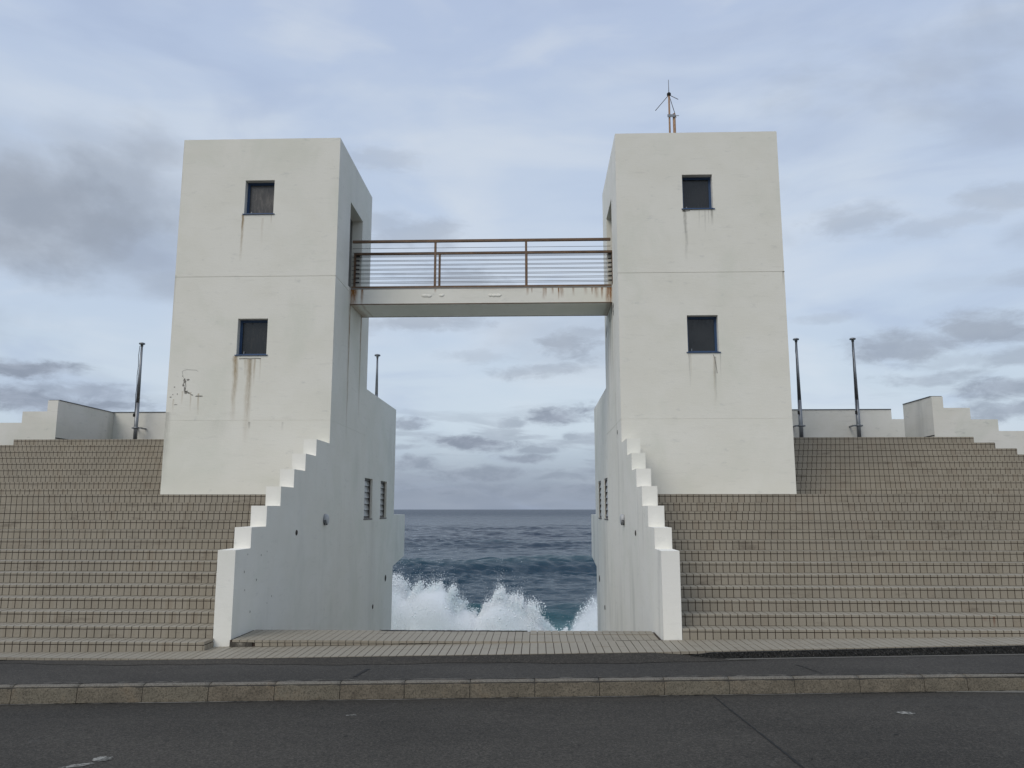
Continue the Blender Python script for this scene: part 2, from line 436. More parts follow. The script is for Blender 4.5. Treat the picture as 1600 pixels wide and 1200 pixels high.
def tile_b(dark, tread=False):
    def f(t):
        P = t.pos(); x, y, z = t.sep(P)
        g = t.comb(t.m('FLOOR', t.m('DIVIDE', t.m('SUBTRACT', x, .065), .1)), t.m('FLOOR', t.m('DIVIDE', y, .2992)), t.m('FLOOR', t.m('DIVIDE', t.m('ADD', z, 1.835), .15)))
        wn_ = t.n('ShaderNodeTexWhiteNoise', noise_dimensions='3D'); t.put(wn_.inputs['Vector'], g)
        r = wn_.outputs['Value']; r2 = t.sep(wn_.outputs['Color'])[1]
        c = t.mix(r, (.274, .2385, .180), (.304, .267, .207))
        c = t.mix(t.m('MULTIPLY', t.ramp(r2, .72, 1.0), .35), c, (.245, .195, .140))
        c = t.mix(t.m('MULTIPLY', t.ramp(t.noise(P, .55, 5, .6), .40, .68), .42), c, (.225, .20, .158))
        c = t.mix(t.m('MULTIPLY', t.ramp(t.noise(P, 2.3, 6, .7, (.7, 1, 2)), .55, .72), .60), c, (.115, .092, .066))
        c = t.mix(t.m('MULTIPLY', t.ramp(t.noise(P, 160, 2, .6), .55, .75), .25), c, (.17, .15, .12))
        # a rusty bolt run on the second riser at the right
        k = streaks(t, x, z, [(6.02, -1.40, .022, .16, .95), (5.9, -1.41, .04, .06, .5)], t.m('SUBTRACT', t.noise(P, 9, 3), .5))
        c = t.mix(k, c, (.13, .05, .02))
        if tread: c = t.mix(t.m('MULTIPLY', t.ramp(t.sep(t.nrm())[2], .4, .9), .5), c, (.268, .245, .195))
        c = t.mix(dark, c, (.10, .085, .065))
        return {'Base Color': c, 'Normal': t.bump(t.noise(P, 120, 3), .15, .003), 'Roughness': .6}
    return f
M_tile = mat('stair_tile', tile_b(0.0), .6)
M_nosing = mat('nosing_tile', tile_b(0.0, True), .6)
M_pav = mat('pavement_tile', tile_b(0.0, True), .65)
M_grout = mat('grout', lambda t: t.mix(t.noise(t.pos(), 12, 5, .65), (.026, .017, .011), (.055, .037, .024)), .95)
M_grime = mat('grimy_concrete', lambda t: t.mix(t.ramp(t.noise(t.pos(), 7, 6, .65, (1, 1, .5)), .4, .62), (.055, .048, .038), (.26, .235, .19)), .9)

M_chip = mat('chipped_render', lambda t: t.mix(t.noise(t.pos(), 30, 4, .7), (.13, .12, .10), (.36, .34, .30)), .95)
def asphalt_b(base, spark=1.0, seam=None):
    def f(t):
        P = t.pos(); x, y, z = t.sep(P)
        big = t.noise(P, .55, 6, .6, (.5, 1, 1)); mid = t.noise(P, 3.5, 6, .65)
        c = t.mix(t.ramp(big, .3, .7), tuple(v_ * .70 for v_ in base), tuple(v_ * 1.25 for v_ in base))
        c = t.mix(t.m('MULTIPLY', t.ramp(mid, .55, .78), .5), c, tuple(v_ * .62 for v_ in base))
        g1 = t.noise(P, 48, 5, .85); g2 = t.voronoi(P, 75)
        c = t.mix(t.m('MULTIPLY', t.ramp(g1, .48, .70), .9), c, tuple(v_ * 2.2 for v_ in base))
        c = t.mix(t.m('MULTIPLY', t.ramp(g1, .48, .30), .8), c, tuple(v_ * .40 for v_ in base))
        c = t.mix(t.m('MULTIPLY', t.ramp(g2, .20, .05), .45 * spark), c, (.17, .165, .15))
        vr = t.sep(t.voronoi(P, 85, out='Color'))[0]; vr2 = t.sep(t.voronoi(P, 38, out='Color'))[1]
        c = t.mix(1.0, c, t.mix(vr, (.62, .62, .62), (1.38, 1.37, 1.35)), 'MULTIPLY')
        c = t.mix(1.0, c, t.mix(vr2, (.86, .86, .86), (1.14, 1.14, 1.14)), 'MULTIPLY')
        # faint scuffs
        sc = t.m('MULTIPLY', t.ramp(t.noise(P, 1.3, 8, .72, (1, .6, 1), 1.5), .615, .66), t.ramp(t.noise(P, 22, 4, .7), .45, .7, 0, .35))
        c = t.mix(sc, c, (.15, .148, .138))
        tyre = t.m('MULTIPLY', t.ramp(t.noise(P, 1.0, 5, .6, (.08, 3.0, 1)), .52, .7), .28)
        c = t.mix(tyre, c, tuple(v_ * 1.45 for v_ in base))
        nb = t.bump(g1, .55, .006); nb = t.bump(mid, .3, .01, nb)
        return {'Base Color': c, 'Normal': nb, 'Roughness': .85, 'Specular IOR Level': .3}
    return f
M_road = mat('road_asphalt', asphalt_b((.0405, .0370, .0312)), .85)
M_foot = mat('path_asphalt', asphalt_b((.043, .0395, .0345), .7), .85)
M_ramp = mat('ramp_asphalt', asphalt_b((.041, .0365, .030), .8), .9)
M_rough = mat('rough_asphalt_edge', lambda t: t.mix(t.ramp(t.voronoi(t.pos(), 45, out='Color') if False else t.noise(t.pos(), 60, 3, .7), .52, .72), (.008, .008, .007), (.075, .07, .06)), .95)
M_crack = mat('tar_crack', lambda t: t.mix(t.noise(t.pos(), 30, 3), (.004, .004, .004), (.012, .012, .012)), .9)
M_patch = mat('worn_white_paint', lambda t: t.mix(t.ramp(t.noise(t.pos(), 24, 5, .7), .40, .58), (.07, .068, .06), (.27, .265, .24)), .9)
def kerb_b(t):
    P = t.pos(); x, y, z = t.sep(P)
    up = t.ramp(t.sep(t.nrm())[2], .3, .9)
    n = t.noise(P, 6, 7, .68); n2 = t.noise(P, 60, 4, .75); p = t.noise(P, 38, 6, .8)
    blk = t.n('ShaderNodeTexWhiteNoise', noise_dimensions='1D'); t.put(blk.inputs['W'], t.m('FLOOR', t.m('DIVIDE', t.m('ADD', x, 2.04 + 20 * .672), .672)))
    c = t.mix(t.ramp(n, .35, .68), (.125, .104, .075), (.200, .168, .122))
    c = t.mix(t.m('MULTIPLY', blk.outputs['Value'], .65), c, (.190, .170, .125))
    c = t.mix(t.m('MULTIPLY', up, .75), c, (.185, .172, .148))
    foot_ = t.ramp(t.m('ADD', t.m('SUBTRACT', z, t.m('MULTIPLY', x, .0107)), t.m('MULTIPLY', t.noise(P, 8, 5, .7), .05)), -1.865, -1.885)
    c = t.mix(t.m('MULTIPLY', foot_, .6), c, (.06, .05, .037))
    c = t.mix(t.m('MULTIPLY', t.ramp(n2, .47, .62), .75), c, (.060, .050, .036))
    c = t.mix(t.m('MULTIPLY', t.ramp(p, .53, .68), .62), c, (.050, .044, .034))
    c = t.mix(t.m('MULTIPLY', t.ramp(t.noise(P, 3, 5, .7), .55, .7), .35), c, (.19, .135, .08))
    nb = t.bump(n2, .6, .008); nb = t.bump(p, .7, .014, nb)
    return {'Base Color': c, 'Normal': nb, 'Roughness': .92}
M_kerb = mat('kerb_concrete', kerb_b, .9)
M_mortar = mat('mortar', lambda t: t.mix(t.noise(t.pos(), 30, 4), (.035, .031, .026), (.075, .068, .058)), .95)
M_gutter = mat('gutter_concrete', lambda t: t.mix(t.noise(t.pos(), 14, 6, .7), (.12, .115, .10), (.19, .18, .16)), .9)
M_earth = mat('earth', lambda t: t.mix(t.noise(t.pos(), .5, 6), (.08, .075, .055), (.13, .12, .09)), .95)
M_bulk = mat('bulk_concrete', lambda t: t.mix(t.noise(t.pos(), 1.5, 6), (.18, .175, .16), (.28, .27, .25)), .9)

# ------------------------------------------------------------------ ground, road, path, kerb
g = MB()
for x0, x1, y0, y1 in ((-400, 400, -400, 9.3), (-400, -6.2, 9.3, 23.2), (4.0, 400, 9.3, 23.2)):
    g.box(x0, x1, y0, y1, -9.5, -3.0)
tag(g.build('ground', M_earth), kind='structure')
tag(MB().box(-6.2, 4.0, 9.3, 23.2, -9.5, -5.2).build('passage_floor', M_bulk), kind='structure')

xs = [-60, -30, -14] + list(np.arange(-8, 8.01, 1.0)) + [14, 30, 60]
rd = MB(); rd.grid([[(x, y, ROAD_Z(x)) for y in (-60, -10, 0, 4, 6.5, KERB_D(x) + .06)] for x in xs])
road = tag(rd.build('road', M_road, fix=False), kind='structure')
for p in road.data.polygons: pass
road.data.flip_normals() if road.data.polygons[0].normal.z < 0 else None

fp = MB(); fp.grid([[(x, KERB_D(x) + .10 + (PAV_D(x) + .06 - KERB_D(x) - .10) * k, (KERB_Z(x) + .004) * (1 - k) + ASP_Z(x) * k) for k in (0, .2, .4, .6, .8, 1)] for x in xs])
foot = fp.build('footpath', M_foot, fix=False); tag(foot, kind='structure')
if foot.data.polygons[0].normal.z < 0: foot.data.flip_normals()

# asphalt fillet that ramps up to the tiles
rx_ = list(np.arange(-6.6, 2.6, .15))
rp = MB()
def ramp_d(x): return PAV_D(x) - .27 - .05 * math.sin(x * 2.1) - .02 * math.sin(x * 7.3)
def ramp_z(x, k):
    d0 = ramp_d(x); kk = (d0 - KERB_D(x) - .1) / (PAV_D(x) + .06 - KERB_D(x) - .1)
    z0 = (KERB_Z(x) + .004) * (1 - kk) + ASP_Z(x) * kk + .004
    end = interp(x, [-6.6, -5.2, -4, 1.35, 1.7, 2.2, 2.6], [ASP_Z(-6.6) + .006, PAV_Z(-5.2) - .022, PAV_Z(-4) - .006, PAV_Z(1.35) - .006, PAV_Z(1.7) - .03, ASP_Z(2.2) + .004, ASP_Z(2.6) - .002])
    return z0 * (1 - k) + end * k
rp.grid([[(x, ramp_d(x) * (1 - k) + (PAV_D(x) - .001) * k, ramp_z(x, k)) for k in (0, .35, .7, 1)] for x in rx_])
ramp = rp.build('footpath_ramp', M_ramp, fix=False); tag(ramp, kind='structure')
if ramp.data.polygons[0].normal.z < 0: ramp.data.flip_normals()

# broken black asphalt lip on the right
ae = MB(); rows = []
exs = list(np.arange(1.55, 9.0, .018)) + [9.5, 14, 30]
for x in exs:
    d1 = PAV_D(x); zt = PAV_Z(x) - .012; zb = ASP_Z(x) - .01
    k = min(1.0, (x - 1.55) / .5); zt = zb + (zt - zb) * (.25 + .75 * k)
    r = [(x, d1 - .002, zt)]
    for j, f in enumerate((.02, .03, .26, .5, .74, 1.0)):
        jj = random.uniform(-.010, .012) if j else 0
        r.append((x + random.uniform(-.004, .004), d1 - .035 - .028 * f + jj, zt + (zb - zt) * f + (random.uniform(-.004, .004) if 0 < j < 5 else 0)))
    rows.append(r)
ae.grid(rows)
lip = ae.build('footpath_asphalt_lip', M_rough); tag(lip, kind='structure')
gl_ = MB(); gl_.grid([[(x, PAV_D(x) - .12 + k * .05, ASP_Z(x) - .0005 + .008) for k in (0, 1)] for x in np.arange(2.0, 9.0, .25)])
gs = gl_.build('footpath_seal_line', M_gutter, fix=False); tag(gs, kind='structure')
if gs.data.polygons[0].normal.z < 0: gs.data.flip_normals()

# kerb: mortar bed and separate stones
kb = MB(); kb.grid([[(x, KERB_D(x) + .02, ROAD_Z(x) - .05), (x, KERB_D(x) + .02, KERB_Z(x) - .014), (x, KERB_D(x) + .16, KERB_Z(x) - .012)] for x in xs])
kerb = kb.build('kerb', M_mortar); tag(kerb, kind='structure')
joints = [-5.386, -4.719, -4.054, -3.382, -2.708, -2.039, -1.379, -.705, -.038, .628, 1.297, 1.97, 2.647, 3.322, 3.993, 4.442]
while joints[0] > -11: joints.insert(0, joints[0] - .672)
while joints[-1] < 10: joints.append(joints[-1] + .672)
def kerb_stone(x0, x1):
    b = bmesh.new(); rows = []
    n = 9
    for i in range(n + 1):
        x = x0 + (x1 - x0) * i / n
        d, zt, zb = KERB_D(x), KERB_Z(x), ROAD_Z(x) - .03
        low = max(0.0, (x - 4.45)) * .010
        zt -= low
        prof = [(0, zb), (.004, zb + .06), (.010, zb + .11), (.016, zt - .034), (.024, zt - .014), (.040, zt - .003), (.075, zt + .001), (.155, zt + .003), (.155, zb)]
        e = .0015 if i in (0, n) else 0
        rows.append([b.verts.new((x, d + a + e * (j < 8) + random.uniform(-.0018, .0018), z_ - e * (2 < j < 8) + random.uniform(-.002, .002))) for j, (a, z_) in enumerate(prof)])
    for a, c in zip(rows, rows[1:]):
        for j in range(len(a) - 1):
            f = b.faces.new((a[j], c[j], c[j + 1], a[j + 1])); f.smooth = 2 < j < 7
    b.faces.new(rows[0]); b.faces.new(rows[-1][::-1])
    bmesh.ops.recalc_face_normals(b, faces=b.faces)
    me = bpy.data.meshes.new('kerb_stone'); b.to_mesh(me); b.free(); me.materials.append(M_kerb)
    return link('kerb_stone', me, kerb)
for a, b in zip(joints, joints[1:]):
    kerb_stone(a + .0035, b - .0035)
# kerbs further along, out of the picture
# dark ragged line of dirt and weeds along the kerb foot, and a gutter apron on the right
dm = MB()
for i in range(260):
    x = random.uniform(-8, 8); l = random.uniform(.01, .09) if random.random() < .8 else random.uniform(.1, .25)
    if x < -3 and random.random() < .3: continue
    d = KERB_D(x) - random.uniform(0, .006)
    zz = ROAD_Z(x) + .0045
    w = random.uniform(.005, .014)
    pts = [(x, d), (x + l * .5, d + .042 * l * .5 - w), (x + l, d + .042 * l), (x + l * .5, d + .01)]
    dm.b.faces.new([dm.b.verts.new((p[0], p[1], zz + .0107 * (p[0] - x))) for p in pts])
kd = dm.build('kerb_dirt', M_crack, kerb, fix=False); kd['kind'] = 'stuff'
ga = MB(); ga.grid([[(x, KERB_D(x) - w, ROAD_Z(x) + .004) for w in (max(.004, min(.16, (x - 3.9) * .09)), -.01)] for x in np.arange(3.95, 9, .25)])
gao = ga.build('gutter_apron', M_gutter, kerb, fix=False)
if gao.data.polygons[0].normal.z < 0: gao.data.flip_normals()
gb = MB(); gb.grid([[(x, KERB_D(x) - .022 - .01 * math.sin(x * 3), ROAD_Z(x) + .0035), (x, KERB_D(x) + .01, ROAD_Z(x) + .0035)] for x in np.arange(-9, 3.9, .2)])
gbo = gb.build('mortar_fillet', M_gutter, kerb, fix=False)
if gbo.data.polygons[0].normal.z < 0: gbo.data.flip_normals()

# cracks and paint remains on the asphalt
def ribbon(name, pts, w, zf, m, parent, jit=0.0, gaps=0.0, n=60):
    b = MB(); P = []
    for i in range(n + 1):
        k = i / n * (len(pts) - 1); a = min(int(k), len(pts) - 2); f = k - a
        x = pts[a][0] * (1 - f) + pts[a + 1][0] * f; y = pts[a][1] * (1 - f) + pts[a + 1][1] * f
        j = random.uniform(-jit, jit); ww = w * random.uniform(.55, 1.25)
        P.append((x + j, y, ww))
    for a, c in zip(P, P[1:]):
        if random.random() < gaps: continue
        q = [(a[0] - a[2], a[1]), (a[0] + a[2], a[1]), (c[0] + c[2], c[1]), (c[0] - c[2], c[1])]
        b.b.faces.new([b.b.verts.new((x, y, zf(x, y))) for x, y in q])
    return b.build(name, m, parent, fix=False)
RZ = lambda x, y: ROAD_Z(x) + .004
def FZ(x, y):
    k = (y - KERB_D(x) - .1) / (PAV_D(x) + .06 - KERB_D(x) - .1)
    return (KERB_Z(x) + .004) * (1 - k) + ASP_Z(x) * k + .004
ribbon('crack', [(1.788, 8.55), (1.83, 7.9), (1.90, 7.0), (1.949, 6.29), (2.05, 4.6)], .0105, RZ, M_crack, road, .003)
ribbon('crack', [(-1.962, 8.68), (-1.935, 9.0), (-1.918, 9.27)], .022, FZ, M_crack, foot, .007, .12, 22)
ribbon('crack', [(2.90, 9.40), (2.94, 9.25), (2.96, 9.1), (3.0, 8.80)], .012, FZ, M_crack, foot, .009, .3, 30)
def blot(name, cx, cy, rx, ry, ang=0.0):
    b = MB(); vs = []
    for i in range(26):
        a = 2 * math.pi * i / 26; r = random.uniform(.65, 1.15)
        x, y = rx * r * math.cos(a), ry * r * math.sin(a)
        x, y = x * math.cos(ang) - y * math.sin(ang) + cx, x * math.sin(ang) + y * math.cos(ang) + cy
        vs.append(b.b.verts.new((x, y, RZ(x, y))))
    b.b.faces.new(vs)
    o = b.build(name, M_patch, road, fix=False)
    return o
blot('paint_remnant', -3.44, 6.52, .085, .075, .4)
blot('paint_remnant', -3.54, 6.36, .12, .035, .5)
blot('paint_remnant', 3.40, 7.87, .085, .06, -.3)
blot('paint_remnant', -1.77, 7.85, .055, .02, .1)
ribbon('crack', [(3.0, 7.66), (3.12, 7.60)], .010, RZ, M_crack, road, .004, .2, 8)
for i in range(26):
    x = random.uniform(-3.6, 3.8); y = random.uniform(6.3, 8.4)
    if i < 9:
        b = MB(); r = random.uniform(.006, .015)
        vs = [b.b.verts.new((x + r * math.cos(a) * random.uniform(.6, 1.5), y + r * 1.2 * math.sin(a), RZ(x, y))) for a in np.arange(0, 6.2, .8)]
        b.b.faces.new(vs); b.build('tar_spot', M_crack, road, fix=False)

# ------------------------------------------------------------------ pavement of small tiles and the sill at the passage
def unit_box(name, m, bev=.03):
    b = MB(); b.box(-.5, .5, -.5, .5, -.5, .5)
    return b.mesh(name, m)
me_pav = unit_box('tile', M_pav)
pv = MB(); pv.grid([[(x, PAV_D(x) + .004, PAV_Z(x) - .03), (x, PAV_D(x) + .004, PAV_Z(x) - .006), (x, 10.80, PAV_Z(x) - .006)] for x in sorted(set(PAV_X + list(np.arange(-14, 14, 1.0))))])
pave = pv.build('pavement', M_grout); tag(pave, kind='structure')
def tile_obj(name, me, parent, cx, cy, cz, sx, sy, sz, tilt=0.0):
    o = bpy.data.objects.new(name, me); COL.objects.link(o); o.parent = parent
    o.location = (cx, cy, cz); o.scale = (sx, sy, sz); o.rotation_euler = (0, tilt, 0)
    return o
rest = MB()
X0 = 1.865                                      # joints start at the right pier's outer face
k0, k1 = int((-13.5 - X0) / .1), int((12.5 - X0) / .1)
for k in range(k0, k1):
    x = X0 + .1 * k + .05 + .03
    back = 10.735 if x > XL - WT else 10.435
    dsplit = [PAV_D(x), (PAV_D(x) + back) / 2, back] if back > 10.5 else [PAV_D(x), back]
    sl = math.atan((PAV_Z(x + .05) - PAV_Z(x - .05)) / .1)
    for a, b in zip(dsplit, dsplit[1:]):
        if b - a < .03: continue
        gap = .006 if b < back else 0
        if -8.0 < x < 7.0:
            tile_obj('tile', me_pav, pave, x, (a + b - gap) / 2, PAV_Z(x) - .015 + random.uniform(-.0012, .0012), .0905, b - a - gap, .03, -sl)
        else:
            rest.box(x - .046, x + .046, a, b - gap, PAV_Z(x) - .03, PAV_Z(x))
o = rest.build('paving_beyond', M_pav, pave); o['kind'] = 'stuff'

Z_SILL, D_SILL0, D_SILL1 = -1.690, 10.68, 11.58
sb = MB(); sb.box(XL + .003, XR - .003, D_SILL0 + .02, D_SILL1 - .02, -2.4, Z_SILL - .006)
sill = sb.build('passage_step', M_grout); tag(sill, kind='structure')
n = int((XR - XL) / .1)
off = (XR - XL - n * .1) / 2
for k in range(n):
    x = XL + off + .1 * k + .05
    cut = D_SILL1 - (.0 if (x > -.12 or x < -2.2) else .075)
    tile_obj('tile', me_pav, sill, x, (D_SILL0 + 11.27) / 2, Z_SILL - .014 + random.uniform(-.0012, .0012), .0925, 11.27 - D_SILL0, .028)
    tile_obj('tile', me_pav, sill, x, (11.277 + cut) / 2, Z_SILL - .014 + random.uniform(-.0015, .0015) + (.006 if x > -.12 else 0), .0925, cut - 11.277, .028)
    zb = PAV_Z(x) + .004; zt = Z_SILL - .034
    if x > XL + .30 and zt - zb > .012:
        tile_obj('tile', me_pav, sill, x, D_SILL0 + .016, (zb + zt) / 2, .090, .016, zt - zb)
MB().box(XL + .006, XL + .30, D_SILL0 + .006, D_SILL0 + .05, -1.85, Z_SILL - .033).build('worn_concrete', M_grime, sill)
MB().box(XL + .3, XR - .01, D_SILL0 + .010, D_SILL0 + .03, Z_SILL - .040, Z_SILL - .029).build('grimy_joint', M_grime, sill)
de = MB(); dxs = np.arange(-2.25, -.12, .05); de.grid([[(x, D_SILL1 - .072, Z_SILL - .010), (x, D_SILL1 - .02, Z_SILL - .002 + .004 * math.sin(x * 9) * random.random()), (x, D_SILL1 + .03, Z_SILL - .001 + .004 * random.random()), (x, D_SILL1 + .06, Z_SILL - .2)] for x in dxs])
de.build('back_kerb', M_dark, sill)

# ------------------------------------------------------------------ tiled stairs
def stairs(sgn, label, i0):
    """sgn -1 left, +1 right of the passage"""
    inner = XC + sgn * (HW + WT + .002); tower = XC + sgn * (TW + .002)
    root = empty('tiled_stairs', (XC + sgn * 8.5, 12.0, -1.8))
    tag(root, label, 'stairs', 'tiled stairs flanking the passage')
    span = lambda a, b: (min(a, b), max(a, b))
    me_r = unit_box('tile', M_tile)
    nb = MB(); nb.prism([(-.5, -.5), (-.5, .25), (-.46, .42), (-.41, .5), (.5, .5), (.5, -.5)], 'x', -.5, .5)
    me_n = nb.mesh('nosing_tile', M_nosing)
    far = MB(); farn = MB(); cnt = 0
    for i in range(i0, 23):
        d, zt = STEP_D(i), STEP_Z(i)
        dn = STEP_D(i + 1) if i < 22 else 18.72
        inn = inner if i <= 13 else tower
        out = XC + sgn * (11.07 + .32 * (22 - i)) if i >= 8 else XC + sgn * 15.6
        x0, x1 = span(inn, out)
        core = MB(); core.box(x0, x1, d + .007, (dn + .4) if i < 22 else 22.0, -3.2 if i < 3 else zt - .6, zt - .006)
        if i == 0: core.box(x0, x1, d + .0071, d + .5, -3.0, zt - .0061)
        st = core.build('step', M_grout, root)
        k = 0
        while True:
            xa = X0 + .1 * k if sgn > 0 else XL - WT - .1 * (k + 1)
            xa += .0
            k += 1
            a, b = max(xa, x0), min(xa + .1, x1)
            if (sgn > 0 and xa >= x1) or (sgn < 0 and xa + .1 <= x0): break
            if b - a < .015: continue
            cx, w = (a + b) / 2, b - a - .0108
            inview = abs(cx + .3) < .66 * d + .15
            j = random.uniform(-.0012, .0012)
            tread = dn - d - .001
            if i == 13: tread = .295
            zr0, zr1 = zt - .147, zt - .0455
            hides = i < 13 or True
            if inview and cnt < 300:
                cnt += 1
                tile_obj('tile', me_r, st, cx, d + .008 + j, (zr0 + zr1) / 2, w, .016, zr1 - zr0)
                tile_obj('nosing_tile', me_n, st, cx, d - .001 + tread / 2, zt - .0175 + j, w, tread, .035)
            else:
                far.box(a + .0054, b - .0054, d + j, d + .016, zr0, zr1)
                farn.box(a + .0054, b - .0054, d - .001, d + tread, zt - .035, zt + j)
                if i in (13, 22):
                    dd = d + tread + .005
                    while dd < dn - .05:
                        farn.box(a + .00375, b - .00375, dd, min(dd + .295, dn - .003), zt - .03, zt); dd += .30
        if i == 0 and sgn < 0:       # the bottom step turns the corner beside the pier
            xf = inn
            for q in range(3):
                tile_obj('tile', me_r, st, xf + .008, d + .05 + .1 * q, (zr0 + zr1) / 2, .016, .0925, zr1 - zr0)
            tile_obj('nosing_tile', me_r, st, xf - .030, d + .15, zt - .0178, .082, .296, .0355)
    o = far.build('tile_rows', M_tile, root, fix=False); o['kind'] = 'stuff'
    o = farn.build('nosing_rows', M_nosing, root, fix=False); o['kind'] = 'stuff'
    return root
# children that are placed in world coordinates need the root at the origin of the tree
def stairs_fix(root):
    loc = Vector(root.location)
    for c in root.children:
        c.matrix_parent_inverse = Matrix.Translation(-loc)
stairs_fix(stairs(-1, 'beige tiled stairs whose bottom step turns a corner beside the white pier', 0))
stairs_fix(stairs(1, 'beige tiled stairs beside the antenna tower with a small rust run on a low riser', 1))

# ------------------------------------------------------------------ towers
def tower(sgn, label, M, pane_up, pane_low):
    mx = lambda c: XC + sgn * c                          # c = distance from the passage axis
    sp = lambda a, b: (min(mx(a), mx(b)), max(mx(a), mx(b)))
    root = empty('tower', (mx(4.5), 16.9, -1.8)); tag(root, label, 'tower', 'white twin towers flanking the sea passage')
    G1, G2, gw = 4.654, 1.722, .011
    gr_in = lambda z: (G1 < z < G1 + gw) or (G2 < z < G2 + gw)
    slits = [(18.64, 19.54), (20.56, 21.40)]
    def top(d):
        if d < D_TOW:
            h = PROF[0][1]
            for a, z in PROF:
                if d > a: h = z
            return h
        return Z_TOP if d < D_TOWB else Z_BLOCK
    def inwall(d, z):
        if z > top(d): return False
        if 16.42 < d < 17.62 and 4.76 < z < 6.65: return False
        if any(a < d < b for a, b in slits) and -.215 < z < .735: return False
        if D_TOW < d < D_TOWB and gr_in(z): return False
        return True
    us = [a for a, _ in PROF] + [D_TOW, D_TOWB, D_REAR, 16.42, 17.62] + [v_ for s_ in slits for v_ in s_] + list(np.arange(11, 22.5, 1.0))
    vs = [-6.5, -.215, .735, 4.76, 6.65, G1, G1 + gw, G2, G2 + gw, Z_TOP, Z_BLOCK] + [z for _, z in PROF] + [-4, -2.5, -1.4]
    x0, x1 = sp(HW, HW + WT)
    # the pier and stepped part has whiter front faces than the tower, so it is a part of its own
    step_us = [a for a, _ in PROF] + [D_TOW]
    w1 = MB().cells(us, vs, lambda d, z: d > D_TOW and inwall(d, z), 'x', x0, x1)
    # front, back, outer side
    wins = [(4.175, 4.78, 5.985, 6.715), (4.175, 4.78, 3.04, 3.785)]
    fx0, fx1 = sp(HW + WT, TW)
    wl = [(min(mx(a), mx(b)), max(mx(a), mx(b)), z0, z1) for a, b, z0, z1 in wins]
    def fr_in(x, z):
        if gr_in(z): return False
        return not any(a < x < b and z0 < z < z1 for a, b, z0, z1 in wl)
    fus = [fx0, fx1] + [q for w_ in wl for q in w_[:2]]; fvs = [-3, Z_TOP, G1, G1 + gw, G2, G2 + gw] + [q for w_ in wl for q in w_[2:]]
    w1.cells(fus, fvs, fr_in, 'y', D_TOW, D_TOW + .22)
    w1.cells([fx0, fx1], [-3, Z_TOP, G1, G1 + gw, G2, G2 + gw], lambda x, z: not gr_in(z), 'y', D_TOWB - .22, D_TOWB)
    ox0, ox1 = sp(TW - .22, TW)
    w1.cells([D_TOW + .22, D_TOWB - .22], [-3, Z_TOP, G1, G1 + gw, G2, G2 + gw], lambda d, z: not gr_in(z), 'x', ox0, ox1)
    w1.build('wall', M, root)
    a, b = sp(HW + WT, TW - .22)
    MB().box(a, b, D_TOW + .22, D_TOWB - .22, Z_TOP - .22, Z_TOP - .10).build('roof', M, root)
    for G, ji in ((G1, .007), (G2, .003)):
        a, b = sp(HW + ji, TW - ji)
        MB().box(a, b, D_TOW + ji, D_TOWB - ji, G - .05, G + .07).build('joint', M, root)
    w2 = MB().cells(us, vs, lambda d, z: d < D_TOW and inwall(d, z), 'x', x0, x1)
    w2.build('stepped_wall', M_step_l if sgn < 0 else M_step_r, root)
    a, b = sp(HW + WT, TW - .02)
    MB().box(a, b, D_TOWB, D_REAR, -6.0, Z_BLOCK).build('rear_block', M, root)
    # balcony that juts out over the sea, same plane as the passage wall
    a, b = sp(HW, TW - .6)
    MB().prism([(D_REAR, -1.565), (D_REAR, -.145), (D_BALC, -.145), (D_BALC, -1.385)], 'x', a, b).build('balcony', M, root)
    # front windows
    for (xa, xb, z0, z1), pm in zip(wl, (pane_up, pane_low)):
        f = MB(); y0 = D_TOW + .135; y1 = D_TOW + .20; w_ = .024
        f.box(xa, xa + w_, y0, y1, z0, z1); f.box(xb - w_, xb, y0, y1, z0, z1)
        f.box(xa + w_, xb - w_, y0, y1, z1 - w_, z1); f.box(xa + w_, xb - w_, y0, y1, z0, z0 + w_)
        fo = f.build('window', M_blue, root)
        q = MB(); s2 = .020; ya, yb = y0 + .018, y1 + .01
        xa2, xb2, za2, zb2 = xa + w_, xb - w_, z0 + w_, z1 - w_
        q.box(xa2, xa2 + s2, ya, yb, za2, zb2); q.box(xb2 - s2, xb2, ya, yb, za2, zb2)
        q.box(xa2 + s2, xb2 - s2, ya, yb, zb2 - s2, zb2); q.box(xa2 + s2, xb2 - s2, ya, yb, za2, za2 + s2 + .012)
        q.build('sash', M_blue, fo)
        p = MB(); p.box(xa2 + s2 - .005, xb2 - s2 + .005, ya + .02, ya + .03, za2 + s2, zb2 - s2 + .005); p.build('pane', pm, fo)
        l = MB(); l.box(xa2 + s2 + .045, xa2 + s2 + .065, ya - .012, ya + .004, za2 + .028, za2 + .075); l.build('latch', M_galv, fo)
        sl = MB(); sl.prism([(D_TOW - .022, z0 - .012), (D_TOW - .022, z0 + .010), (y0 - .001, z0 + .028), (y0 - .001, z0 - .012)], 'x', xa + .003, xb - .003)
        sl.box(xa - .03, xb + .03, D_TOW - .020, D_TOW - .003, z0 - .012, z0 + .004)
        sl.build('sill', M_blue, fo)
